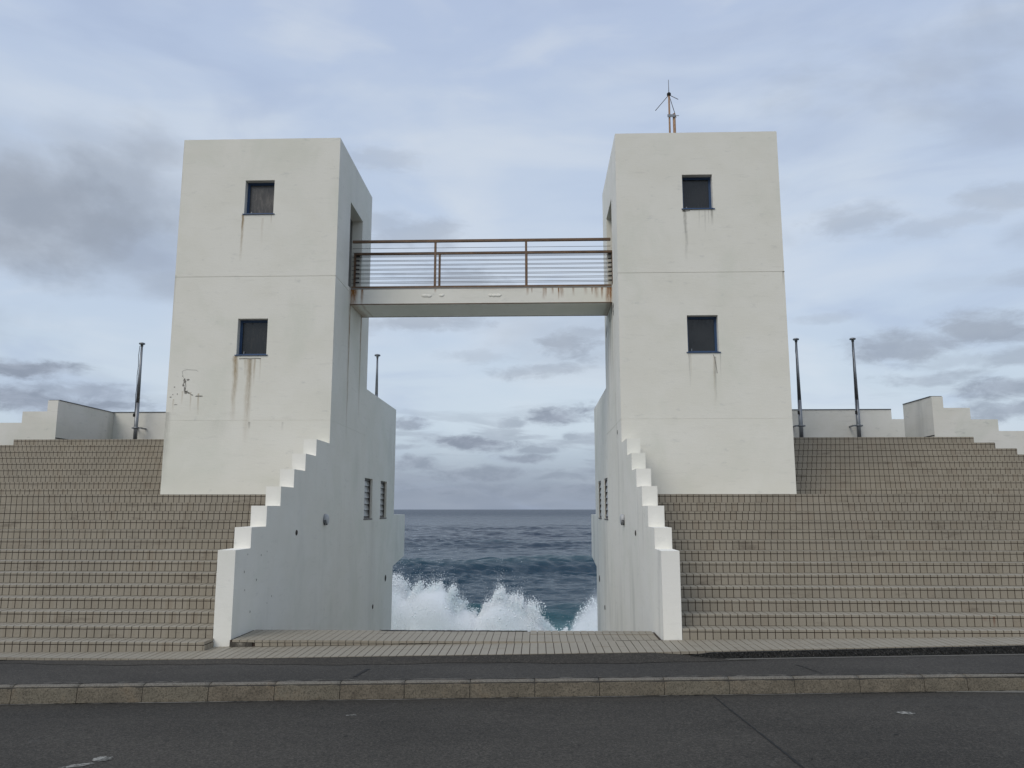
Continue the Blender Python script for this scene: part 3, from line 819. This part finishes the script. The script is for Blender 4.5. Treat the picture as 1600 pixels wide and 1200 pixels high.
    # slit windows with glass louvres in the passage wall
    for a, b in slits:
        f = MB(); rc = .055 if sgn < 0 else .018; xi = mx(HW + rc); xo = mx(HW + rc + .045)
        l_, r_ = min(xi, xo), max(xi, xo); w_ = .045
        f.box(l_, r_, a, a + w_, -.215, .735); f.box(l_, r_, b - w_, b, -.215, .735)
        f.box(l_, r_, a + w_, b - w_, .735 - w_, .735); f.box(l_, r_, a + w_, b - w_, -.215, -.215 + w_)
        fo = f.build('slit_window', M_bronze, root)
        zz = np.linspace(-.215 + w_, .735 - w_, 7)
        for z0, z1 in zip(zz, zz[1:]):
            s_ = MB(); e0, e1 = mx(HW + rc + .003), mx(HW + rc + .033)
            s_.prism([(e0, z0 + .010), (e0 + .006 * sgn, z0 + .010), (e1 + .006 * sgn, z1 + .004), (e1, z1 + .004)], 'y', a + w_ + .002, b - w_ - .002)
            s_.build('louvre', M_louvre, fo)
        l_, r_ = sp(HW + .150, HW + .2)
        MB().box(l_, r_, a, b, -.215, .735).build('backing', M_dark, fo)
        l_, r_ = sp(HW - .012, HW + rc - .002)
        MB().box(l_, r_, a - .02, b + .02, -.243, -.217).build('sill', M_bronze, fo)
    # doorway at bridge level
    d = MB(); a, b = sp(HW + WT, HW + 1.35)
    back = mx(HW + 1.35)
    d.box(min(back, back + sgn * .1), max(back, back + sgn * .1), 16.30, 17.74, 4.66, 6.75)
    d.box(a, b, 16.30, 16.40, 4.70, 6.75); d.box(a, b, 17.64, 17.74, 4.70, 6.75)
    d.box(a, b, 16.40, 17.64, 6.66, 6.75); d.box(a, b, 16.40, 17.64, 4.69, 4.755)
    d.build('doorway', M_inner, root)
    # hooded vent and drain holes on the passage wall
    nx = -sgn
    v_ = MB(); y, z = 15.19, -.19
    v_.lathe((mx(HW), y, z), (nx, 0, 0), [(.105, .001), (.105, .040), (.095, .060), (.070, .074), (.030, .080)], 22)
    vo = v_.build('vent', M_vent, root)
    h = MB(); segs = 8
    A = [(mx(HW) + nx * .012, y + .1068 * math.cos(a), z + .1068 * math.sin(a)) for a in np.linspace(math.pi * 1.02, math.pi * 1.62, segs)]
    B = [(mx(HW) + nx * .058, p_[1] + .004, p_[2] + .004) for p_ in A]
    h.grid([[p_, q_] for p_, q_ in zip(A, B)]); h.build('slot', M_dark, vo)
    for y, z, r in ((13.43, -.385, .046), (21.5, -1.80, .085), (19.92, -2.35, .055)):
        p = MB().lathe((mx(HW), y, z), (nx, 0, 0), [(r, .001), (r, .010), (r * .86, .012)], 16).build('drain_pipe', M_bronze, root)
        MB().lathe((mx(HW), y, z), (nx, 0, 0), [(r * .78, .012), (r * .78, .0145)], 16).build('opening', M_dark, p)
    for c in list(root.children):
        pass
    return root
t_l = tower(-1, 'white tower with chipped paint and long rust runs below its lower window', M_tow_l, M_pane_a, M_pane_b)
t_r = tower(1, 'white tower with a streaked passage wall, carrying the thin antenna on its roof', M_tow_r, M_pane_b, M_pane_b)

# chipped render on the left tower's front, below and left of the lower window
chips = [(-7.0, 2.52, .035, .05), (-6.93, 2.55, .03, .02), (-7.02, 2.44, .02, .03), (-6.96, 2.3, .05, .04), (-6.99, 2.36, .012, .06), (-7.2, 2.4, .015, .012),
         (-6.83, 2.24, .02, .012), (-6.72, 2.215, .045, .014), (-6.66, 2.215, .04, .012), (-7.22, 2.25, .012, .012), (-7.26, 2.2, .018, .012), (-7.15, 2.05, .045, .008),
         (-7.05, 2.62, .012, .008), (-6.9, 2.28, .012, .03), (-7.13, 2.26, .012, .014)]
for cx, cz, w, h in chips:
    b = MB(); vs = []
    for i in range(9):
        a = 2 * math.pi * i / 9; r = random.uniform(.55, 1.25)
        vs.append(b.b.verts.new((cx + w * r * math.cos(a), D_TOW - .004, cz + h * r * math.sin(a))))
    b.b.faces.new(vs); b.build('paint_chip', M_chip, t_l, fix=False)
def vcrack(pts, w=.005, m=M_grime, y=D_TOW - .004):
    b = MB()
    for (x0, z0), (x1, z1) in zip(pts, pts[1:]):
        dx_, dz_ = x1 - x0, z1 - z0; l = math.hypot(dx_, dz_); nx_, nz_ = -dz_ / l * w, dx_ / l * w
        b.b.faces.new([b.b.verts.new(q) for q in ((x0 - nx_, y, z0 - nz_), (x0 + nx_, y, z0 + nz_), (x1 + nx_, y, z1 + nz_), (x1 - nx_, y, z1 - nz_))])
    return b
vcrack([(-7.0, 2.55), (-7.04, 2.62), (-7.06, 2.72), (-6.98, 2.75), (-6.78, 2.74), (-6.74, 2.71)], .0022).build('paint_crack', M_bulk, t_l, fix=False)
vcrack([(-6.98, 2.5), (-6.97, 2.4), (-6.98, 2.32), (-6.88, 2.27), (-6.83, 2.24)], .005).build('paint_crack', M_chip, t_l, fix=False)
vcrack([(-5.93, 2.965), (-5.8, 2.972), (-5.7, 2.965), (-5.6, 2.972), (-5.49, 2.967)], .008).build('paint_crack', M_chip, t_l, fix=False)
vcrack([(3.45, 2.99), (3.47, 2.93), (3.49, 2.83), (3.51, 2.62)], .006).build('paint_crack', M_chip, t_r, fix=False)
vcrack([(2.95, 5.955), (3.0, 5.94), (3.1, 5.95)], .008).build('paint_crack', M_chip, t_r, fix=False)
for cx, cz, w, h in ((2.98, 5.94, .035, .02), (4.9, 4.66, .02, .01)):
    b = MB(); vs = [b.b.verts.new((cx + w * random.uniform(.6, 1.2) * math.cos(a), D_TOW - .004, cz + h * random.uniform(.6, 1.2) * math.sin(a))) for a in np.arange(0, 6.2, .8)]
    b.b.faces.new(vs); b.build('paint_chip', M_chip, t_r, fix=False)
# spalled black patches under the bridge seat on the right tower
for y, z, ry, rz in ((16.45, 4.25, .10, .10), (16.75, 4.22, .05, .22), (17.2, 4.2, .06, .16), (17.75, 4.05, .05, .12), (18.2, 4.1, .06, .18), (16.4, 4.1, .05, .1), (16.1, 1.55, .06, .05)):
    b = MB(); vs = [b.b.verts.new((XR - .004, y + ry * random.uniform(.5, 1.2) * math.cos(a), z + rz * random.uniform(.5, 1.2) * math.sin(a))) for a in np.arange(0, 6.2, .6)]
    b.b.faces.new(vs); b.build('spall', M_dark, t_r, fix=False)
for y, z in ((11.6, -1.0), (11.75, -.66), (11.2, -.62), (12.0, -.62), (11.1, -.85), (12.3, -1.3), (11.4, -1.42), (12.1, -1.38), (11.15, -1.1)):
    b = MB(); r = random.uniform(.006, .012)
    vs = [b.b.verts.new((XL + .003, y + r * math.cos(a), z + 1.6 * r * math.sin(a))) for a in np.arange(0, 6.2, .9)]
    b.b.faces.new(vs); b.build('paint_chip', M_grime, t_l, fix=False)

# ------------------------------------------------------------------ footbridge
br = empty('footbridge', (XC, 17.2, 4.4)); tag(br, 'white concrete footbridge with rusty brown railings between the two towers', 'footbridge')
bm_ = MB(); bm_.box(XL + .002, XR - .002, 16.65, 17.80, 4.40, 4.735); bm_.build('deck', M_beam, br)
MB().box(XL + .004, XR - .004, 16.645, 17.805, 4.737, 4.762).build('deck_edge', M_bulk, br)
MB().box(XL + .004, XR - .004, 16.642, 16.66, 4.392, 4.408).build('drip_edge', M_soffit_seam, br)
MB().box(XL + .004, XR - .004, 17.79, 17.81, 4.392, 4.408).build('drip_edge', M_soffit_seam, br)
for cx, w in ((-2.42, .09), (-2.33, .06), (-2.06, .06), (-.92, .07), (-.83, .075), (-1.0, .05)):
    b = MB(); bmesh.ops.create_icosphere(b.b, subdivisions=2, radius=1.0)
    for v_ in b.b.verts:
        k = 1 + .15 * math.sin(7 * v_.co.x + 3 * v_.co.z); v_.co = Vector((cx + v_.co.x * w * k, 16.65 + v_.co.y * .014, 4.585 + v_.co.z * .035 * k + .01 * math.sin(cx * 9)))
    for f in b.b.faces: f.smooth = True
    b.build('paint_blister', M_beam, br)
def railing(y, xa, xb, posts, endpost):
    rz0, rz1 = 4.768, 5.862
    r = MB(); r.box(xa, xb, y - .028, y + .028, rz1 - .058, rz1, .006)
    rl = r.build('railing', M_rail, br)
    q = MB(); q.box(xa, xb, y - .024, y + .024, rz0, rz0 + .045, .005); q.build('bottom_rail', M_rail, rl)
    for px in posts:
        p = MB(); p.box(px - .024, px + .024, y - .020, y + .020, rz0 + .045, rz1 - .058); p.build('post', M_rail, rl)
    for k in range(7 if endpost else 9):
        z = 5.781 - .1035 * k if endpost else 5.678 - .0997 * k
        if z < rz0 + .06: break
        MB().tube((xa, y, z), (xb, y, z), (.0052 if endpost else .0045), seg=6).build('cable', M_cable, rl)
        if endpost:
            for px, s_ in ((endpost[0], 1), (endpost[1], -1)):
                MB().tube((px, y, z), (px + s_ * .09, y, z), .016, seg=8).build('turnbuckle', M_dark, rl)
railing(16.70, XL + .004, XR - .004, [-2.215, -.223], None)
railing(17.55, XL - .16, XR + .16, [-4.185, -2.225, -.225, 1.74], (-4.17, 1.73))

# ------------------------------------------------------------------ antenna on the right tower
an = empty('antenna', (2.94, 16.4, Z_TOP - .10)); tag(an, 'thin rusty antenna with drooping rods standing on a tower roof', 'antenna')
K_ = 16.4 / 16.9
ax0, ay0 = 3.02 * K_, 16.4
MB().tube((ax0, ay0, Z_TOP - .10), (ax0 + .01, ay0, 9.30 * K_), .021, seg=8).build('mast', M_rustpipe, an)
MB().tube((ax0 + .01, ay0, 9.30 * K_), (ax0 + .01, ay0, 9.68 * K_), .008, .005, seg=6).build('whip', M_cable, an)
MB().lathe((ax0 + .01, ay0, 9.28 * K_), (0, 0, 1), [(.02, 0), (.045, .02), (.045, .06), (.02, .085)], 10).build('hub', M_dark, an)
for ex, ez, ey in ((2.714 * K_, 8.93 * K_, 0.0), (3.21 * K_, 9.13 * K_, -.12), (3.20 * K_, 8.82 * K_, .12)):
    MB().tube((ax0 + .01, ay0, 9.31 * K_), (ex, ay0 + ey, ez), .0075, seg=6).build('rod', M_cable, an)
px_ = 3.135 * K_
MB().tube((px_, ay0 + .02, Z_TOP - .10), (px_, ay0 + .02, 8.84 * K_), .032, seg=10).lathe((px_, ay0 + .02, 8.84 * K_), (0, 0, 1), [(.032, 0), (.026, .02), (.01, .03)], 10).build('support_pipe', M_rustpipe, an)
MB().box(ax0 - .04, px_ + .01, ay0 - .035, ay0 - .015, 8.76 * K_, 8.82 * K_).box(px_, px_ + .10, ay0 - .02, ay0 - .005, 8.79 * K_, 8.80 * K_).build('clamp', M_galv, an)

# ------------------------------------------------------------------ upper walls and flagpoles
UZ = [(10.69, 2.68), (10.95, 2.405), (11.57, 2.125), (12.20, 1.845), (12.82, 1.56), (13.45, 1.28), (14.07, 1.0), (14.7, .72)]
def side_wall(sgn, label, d_end):
    mx = lambda c: XC + sgn * c
    root = empty('stepped_side_wall', (mx(11.3), 19.3, 1.6)); tag(root, label, 'wall', 'stepped white walls on the upper terrace', 'thing')
    def inn(x, z):
        c = (x - XC) * sgn
        h = -9
        for a, zz in UZ:
            if c > a: h = zz
        return z < h
    xs_ = [mx(a) for a, _ in UZ] + [mx(15.6)]
    MB().cells(xs_, [-3] + [z for _, z in UZ], inn, 'y', 19.2, 19.45).build('front_wall', M_upper, root)
    a, b = sorted((mx(10.69), mx(10.94)))
    MB().box(a, b, 19.45, d_end, 1.0, 2.68).build('return_wall', M_upper, root)
    a, b = sorted((mx(10.675), mx(10.955)))
    MB().box(a, b, 19.25, d_end - .01, 2.683, 2.70).build('coping', M_flash, root)
    xj = mx(10.69)
    MB().box(min(xj, xj - sgn * .006), max(xj, xj - sgn * .006), 19.2 + .01, d_end - .01, 1.735, 1.757).build('joint', M_dark, root)
    return root
side_wall(-1, 'stepped white wall with a grey shaded side, near the single flagpole', 21.83)
side_wall(1, 'stepped white wall with a greenish grey side, near the two flagpoles', 20.72)
def parapet(name_label, x0, x1, steps):
    root = empty('parapet_wall', ((x0 + x1) / 2, 21.94, 1.6)); tag(root, name_label, 'wall', 'low white walls behind the flagpoles', 'thing')
    w = MB(); w.box(x0, x1, 21.83, 22.06, 0, 2.69)
    sg = 1 if x1 > 0 else -1
    xe = x1 if sg > 0 else x0
    for (dxx, z) in steps:
        a, b = sorted((xe, xe + sg * dxx)); w.box(a, b, 21.83, 22.06, 0, z); xe += sg * dxx
    w.build('wall', M_upper, root)
    MB().box(x0 + .003, x1 - .003, 21.815, 22.075, 2.692, 2.712).build('coping', M_flash, root)
parapet('low white wall behind the single flagpole beside the chipped tower', -12.15, XC - TW + .02, [])
parapet('low white wall with a stepped end behind the two flagpoles', XC + TW - .02, 9.66, [(.64, 2.43), (.62, 2.15), (.62, 1.87)])

def flagpole(x, y, zb, zt, label, r0=.052, bracket=True):
    root = empty('flagpole', (x, y, zb)); tag(root, label, 'flagpole', 'grey metal flagpoles')
    zj = zb + (1.32 if bracket else .3)
    MB().tube((x, y, zb), (x, y, zj), r0 * 1.05, r0, 14).tube((x, y, zj), (x, y, zt - .05), r0 * .95, r0 * .55, 14).build('pole', M_galv, root)
    MB().lathe((x, y, zt - .08), (0, 0, 1), [(r0 * .7, 0), (r0 * .7, .05), (.075, .058), (.085, .078), (.075, .098), (.03, .112)], 16).build('cap', M_galv, root)
    if bracket:
      c = MB(); pts = [(x - .045 + (.012 if i % 2 else -.004), y - .05, zb + .95 + (zt - zb - 1.02) * i / 7) for i in range(8)]
      for a, b in zip(pts, pts[1:]): c.tube(a, b, .008, seg=5)
      c.build('rope', M_dark, root)
      MB().box(x - .075, x - .03, y - .07, y - .02, zb + .93, zb + 1.02).build('cleat', M_dark, root)
    if bracket:
        b = MB(); b.lathe((x, y, zb + .60), (0, 0, 1), [(r0 * 1.25, 0), (r0 * 1.25, .05)], 14)
        b.box(x - .13, x + .13, y + .02, y + .05, zb + .605, zb + .645); b.box(x - .13, x - .10, y + .05, 21.83, zb + .605, zb + .645); b.box(x + .10, x + .13, y + .05, 21.83, zb + .605, zb + .645)
        b.build('bracket', M_galv, root)
flagpole(-11.08, 21.5, 1.60, 4.60, 'grey metal flagpole standing alone on the terrace beside the tower with chipped paint')
flagpole(7.09, 21.5, 1.60, 4.60, 'grey metal flagpole closest to the tower with the antenna, first of a pair')
flagpole(8.62, 21.5, 1.60, 4.60, 'grey metal flagpole farther from the antenna tower, nearest the greenish grey stepped wall')
flagpole(-4.42, 21.5, 2.83, 4.225, 'short grey pole with a disc cap rising behind the rear block of the chipped tower', .044, False)

# ------------------------------------------------------------------ sea
SEA = -8.0
ds = np.concatenate([[23.2, 30], np.geomspace(38, 420, 620), np.geomspace(430, 4000, 90), np.geomspace(4500, 90000, 24)])
sl_ = np.concatenate([np.linspace(-3, -.42, 40)[:-1], np.linspace(-.42, .26, 420), np.linspace(.26, 3, 40)[1:]])
Dg, Sg = np.meshgrid(ds, sl_, indexing='ij')
Xg = Dg * Sg; Zg = np.zeros_like(Xg)
wr = np.random.default_rng(5)
def near_fade(lam): return np.clip((lam / (Dg * .0045 + .02) - 1.0) / 3.0, 0, 1)
for lam, amp, cnt_ in ((24, .07, 5), (12, .055, 8), (6.5, .046, 10), (3.6, .038, 14), (2.0, .028, 18), (1.1, .017, 20)):
    for q in range(cnt_):
        a = wr.normal(0, .55); l = lam * wr.uniform(.75, 1.3); k = 2 * math.pi / l
        ph = wr.uniform(0, 6.28); arg = k * (Xg * math.sin(a) + Dg * math.cos(a)) + ph
        s_ = np.sin(arg)
        Zg += amp * near_fade(l) * (s_ + .35 * s_ * s_ - .17)
gust = .72 + .45 * np.sin(Xg * .045 + 1.3 * np.sin(Dg * .03)) * np.sin(Dg * .05 + .8)
Zg *= gust
def crest(d0, h, w, tilt, ph):
    c = Dg - d0 - tilt * Xg - 2.2 * np.sin(Xg * .085 + ph) - .8 * np.sin(Xg * .23 + ph * 2)
    e = np.where(c < 0, np.exp(-(c / (w * .75)) ** 2), np.exp(-(c / (w * 1.7)) ** 2))
    return h * e * (1 + .18 * np.sin(Xg * .12 + ph))
Zg += crest(110, 1.35, 6.0, .10, .4) + crest(178, .70, 7, -.05, 2.2) + crest(340, .45, 12, .05, 4.0) + crest(60, .8, 3.0, .12, 1.0)
Zg[Dg > 4200] = 0.0
Zg += SEA
nr, nc = Xg.shape
co = np.stack([Xg, Dg, Zg], -1).reshape(-1, 3).astype(np.float32)
idx = np.arange(nr * nc).reshape(nr, nc)
quads = np.stack([idx[:-1, :-1], idx[:-1, 1:], idx[1:, 1:], idx[1:, :-1]], -1).reshape(-1, 4)
def fast_mesh(name, co, faces, m, smooth=True):
    me = bpy.data.meshes.new(name); k = faces.shape[1]
    me.vertices.add(len(co)); me.vertices.foreach_set('co', np.ascontiguousarray(co, np.float32).ravel())
    me.loops.add(faces.size); me.loops.foreach_set('vertex_index', np.ascontiguousarray(faces, np.int32).ravel())
    me.polygons.add(len(faces)); me.polygons.foreach_set('loop_start', np.arange(0, faces.size, k, dtype=np.int32))
    me.polygons.foreach_set('use_smooth', np.full(len(faces), smooth))
    me.update(calc_edges=True); me.validate(); me.materials.append(m)
    return me
def sea_b(t):
    P = t.pos(); x, y, z = t.sep(P)
    deep = t.mix(t.ramp(y, 60, 260), (.008, .036, .060), (.008, .023, .047))
    # light through thin wave backs and crests, put into the colour as teal
    c = t.mix(t.ramp(z, SEA + .5, SEA + 2.0), deep, (.008, .055, .072))
    c = t.mix(t.m('MULTIPLY', t.ramp(y, 66, 46), .75), c, (.085, .28, .275))
    fo = t.m('MULTIPLY', t.ramp(t.noise(P, .35, 8, .7, (1, .6, 1), 1.2), .60, .70), t.ramp(y, 75, 40, 0, .8))
    cap = t.m('MULTIPLY', t.ramp(t.noise(P, .09, 9, .74, (1, .45, 1), .5), .70, .735), t.ramp(t.noise(P, .9, 5, .7), .45, .6))
    c = t.mix(t.m('MAXIMUM', fo, t.m('MULTIPLY', cap, .7)), c, (.55, .62, .63))
    n1 = t.noise(P, 1.6, 6, .65, (.7, 1, 1)); n2 = t.noise(P, .22, 6, .6, (.5, 1, 1))
    n1 = t.m('ADD', n1, t.m('MULTIPLY', t.noise(P, 4.5, 4, .6, (.7, 1, 1)), .35))
    nb = t.bump(n1, t.ramp(y, 40, 900, .9, .5), .35)
    nb = t.bump(n2, t.ramp(y, 90, 500, .15, 1.0), 2.0, nb)
    return {'Base Color': c, 'Normal': nb, 'Roughness': t.ramp(y, 40, 1500, .18, .36), 'IOR': 1.33, 'Specular IOR Level': t.ramp(y, 60, 700, .36, .27)}
M_sea = mat('sea_water', sea_b, .2)
sea = link('sea', fast_mesh('sea', co, quads, M_sea)); tag(sea, kind='structure')

# breaking wave: a churned foam body and a cloud of droplets thrown up from it
def foam_b(t):
    P = t.pos(); n = t.noise(P, .55, 7, .62); n2 = t.noise(P, 2.2, 5, .65)
    c = t.mix(t.m('MULTIPLY', t.ramp(n, .46, .66), .55), (.95, .965, .97), (.70, .84, .84))
    c = t.mix(t.m('MULTIPLY', t.ramp(n2, .52, .7), .22), c, (.76, .83, .85))
    return {'Base Color': c, 'Normal': t.bump(n2, .2, .1), 'Subsurface Weight': .0}
M_foam = mat('foam', foam_b, .9)
tt = M_foam.node_tree; pb = next(n for n in tt.nodes if n.type == 'BSDF_PRINCIPLED'); mo = next(n for n in tt.nodes if n.type == 'OUTPUT_MATERIAL')
tl = tt.nodes.new('ShaderNodeBsdfTranslucent'); tl.inputs['Color'].default_value = (.90, .94, .94, 1)
ms = tt.nodes.new('ShaderNodeMixShader'); ms.inputs[0].default_value = .14
tt.links.new(pb.outputs[0], ms.inputs[1]); tt.links.new(tl.outputs[0], ms.inputs[2]); tt.links.new(ms.outputs[0], mo.inputs['Surface'])
DF = 47.0
PXX = lambda px: (px - 840) / 1253 * DF
# crest outline of the spray, (photo column, height above the sea)
rows_ = [(480, 915), (520, 905), (560, 925), (590, 900), (610, 908), (625, 914), (640, 922), (655, 927), (665, 922), (680, 917), (697, 915), (706, 925), (714, 938), (722, 946), (735, 948), (745, 956), (752, 958),
         (758, 952), (770, 941), (785, 935), (800, 938), (815, 948), (832, 956), (842, 964), (850, 974), (862, 986), (874, 990), (884, 982), (893, 968), (905, 950), (915, 939), (930, 932), (950, 935), (1000, 945), (1060, 925), (1150, 950), (1200, 970)]
hp = [(a, max(.2, 8.0 + DF * math.tan(dir_uv(a, b_)[1]))) for a, b_ in rows_]
hx = np.array([PXX(a) for a, _ in hp]); hz = np.array([b for _, b in hp])
def vnoise(x, y, sc, seed, oct_=5):
    out = 0; amp = 1
    for o in range(oct_):
        r = np.random.default_rng(seed + o); tab = r.uniform(-1, 1, (256, 256))
        xx, yy = x * sc, y * sc; xi, yi = np.floor(xx).astype(int), np.floor(yy).astype(int); fx, fy = xx - xi, yy - yi
        fx = fx * fx * (3 - 2 * fx); fy = fy * fy * (3 - 2 * fy)
        g_ = lambda a, b: tab[a % 256, b % 256]
        out = out + amp * ((g_(xi, yi) * (1 - fx) + g_(xi + 1, yi) * fx) * (1 - fy) + (g_(xi, yi + 1) * (1 - fx) + g_(xi + 1, yi + 1) * fx) * fy)
        sc *= 2.1; amp *= .55
    return out
fxs = np.linspace(PXX(480), PXX(1200), 420); ft = np.linspace(0, 1, 110)
FX, FT = np.meshgrid(fxs, ft, indexing='ij')
H = np.interp(FX, hx, hz) * .93
FY = DF - 4.5 + 7.0 * FT
prof_ = np.clip(np.sin(np.pi * np.clip(FT, 0, 1)), 0, 1) ** .55
FZ_ = SEA - .4 + (H + .4) * prof_
nn = vnoise(FX + 90, FT * 7 + 40, .8, 3); n3 = vnoise(FX * 1.0 + 50, FZ_ * 1.0 + 70 + FT * 3, 2.6, 9)
FY = FY + nn * .50 + n3 * .13
FZ_ = FZ_ + (n3 * .07 + nn * .10) * prof_
FZ_ = FZ_ - 1.7 * prof_ * np.clip((FX - PXX(880)) / 1.2, 0, 1) * (FX < PXX(1000))
co = np.stack([FX, FY, FZ_], -1).reshape(-1, 3)
idx = np.arange(FX.size).reshape(FX.shape)
quads = np.stack([idx[:-1, :-1], idx[1:, :-1], idx[1:, 1:], idx[:-1, 1:]], -1).reshape(-1, 4)
wave = link('breaking_wave', fast_mesh('breaking_wave', co, quads, M_foam)); tag(wave, 'white breaking wave exploding into spray below the passage', 'wave', kind='stuff')
# droplets
ND = 150000
dx_ = rng.uniform(PXX(500), PXX(1180), ND)
h0 = np.interp(dx_, hx, hz) * (1 + .16 * vnoise(dx_ + 30, dx_ * 0 + 3.3, 1.7, 21, 5) + .06 * vnoise(dx_ + 77, dx_ * 0 + 9.1, 7.0, 31, 3))
ex = rng.exponential(.060, ND) + rng.normal(0, .03, ND)
jet = rng.random(ND) < .10
ex = np.where(jet, rng.exponential(.13, ND), ex)
fz = .30 + .70 * rng.random(ND) ** .5
hh = np.where(rng.random(ND) < .55, h0 * fz, h0 * (.93 + ex))
# a thin torn jet at the right shoulder of the middle plume
sel = rng.random(ND) < .022
dx_ = np.where(sel, PXX(833) + rng.normal(0, .22, ND) + .0, dx_); hh = np.where(sel, 1.6 + 1.35 * rng.random(ND) ** 1.3, hh)
dy_ = DF - 1.2 + rng.normal(0, 1.1, ND) - np.where(hh < h0 * .9, 1.5, 0)
r_ = np.clip(rng.lognormal(math.log(.017), .45, ND), .007, .06)
thin = (dx_ > PXX(885)) & (dx_ < PXX(1000)) & (rng.random(ND) < .94)
hh = np.where(thin, -.5, hh)
r_ = np.where(hh > h0 * 1.06, np.minimum(r_ * .6, .014), r_)
octv = np.array([(1,0,0),(-1,0,0),(0,1,0),(0,-1,0),(0,0,1),(0,0,-1)], float)
octf = np.array([(0,2,4),(2,1,4),(1,3,4),(3,0,4),(2,0,5),(1,2,5),(3,1,5),(0,3,5)])
cen = np.stack([dx_, dy_, SEA + hh], -1)
co = (cen[:, None, :] + octv[None] * r_[:, None, None] * rng.uniform(.7, 1.4, (ND, 1, 3))).reshape(-1, 3)
fa = (octf[None] + 6 * np.arange(ND)[:, None, None]).reshape(-1, 3)
sp_ = link('spray', fast_mesh('spray', co, fa, M_foam)); tag(sp_, 'fine white spray thrown above the breaking wave', 'spray', kind='stuff')
# soft mist hanging in the plumes, one closed volume over the breaking wave
m = bpy.data.materials.new('spray_mist'); m.use_nodes = True; t = NT(m.node_tree)
out = t.n('ShaderNodeOutputMaterial'); v_ = t.n('ShaderNodeVolumePrincipled'); t.t.links.new(v_.outputs[0], out.inputs['Volume'])
v_.inputs['Color'].default_value = (.997, .999, 1.0, 1); v_.inputs['Anisotropy'].default_value = 0.1
P = t.pos(); x, y, z = t.sep(P)
n1 = t.noise(P, 1.1, 6, .62); n2 = t.noise(t.vm('ADD', P, (9, 4, 2)), .6, 3, .5)
xa, xb = PXX(520), PXX(1150)
fc = t.n('ShaderNodeFloatCurve'); cu = fc.mapping.curves[0]
pts = [((PXX(a) - xa) / (xb - xa), b_ / 4.0) for a, b_ in hp]
# softer, taller on the right where the spray drifts as mist
while len(cu.points) < len(pts): cu.points.new(.5, .5)
for p_, q_ in zip(cu.points, pts): p_.location = q_; p_.handle_type = 'AUTO_CLAMPED'
fc.mapping.update()
t.put(fc.inputs['Value'], t.m('DIVIDE', t.m('SUBTRACT', x, xa), xb - xa, clamp=True))
hgt = t.m('MULTIPLY', fc.outputs[0], 4.0)
soft_r = t.ramp(x, PXX(868), PXX(915))
hgt = t.m('ADD', hgt, t.m('MULTIPLY', soft_r, .35))
q = t.m('SUBTRACT', t.m('ADD', hgt, t.m('MULTIPLY', t.m('SUBTRACT', n1, .5), 1.5)), t.m('SUBTRACT', z, SEA))
wd = t.m('ADD', .45, t.m('MULTIPLY', soft_r, .9))
dn = t.ramp(t.m('DIVIDE', q, wd), -.15, 1.0, 0.0, 1.0)
dn = t.m('MULTIPLY', dn, t.m('SUBTRACT', 3.0, t.m('MULTIPLY', soft_r, 2.0)))
dn = t.m('MULTIPLY', dn, t.ramp(t.m('ABSOLUTE', t.m('SUBTRACT', y, DF - 2.6)), 2.1, 1.0))
dn = t.m('MULTIPLY', dn, t.ramp(n2, .28, .5, .25, 1.0))
t.put(v_.inputs['Density'], dn)
mi = MB().box(xa, xb, DF - 4.8, DF - .4, SEA - .3, SEA + 4.2).build('mist', m)
tag(mi, 'soft white mist hanging in the spray of the breaking wave', 'mist', kind='stuff')
try: m.cycles.volume_step_rate = .35
except Exception: pass
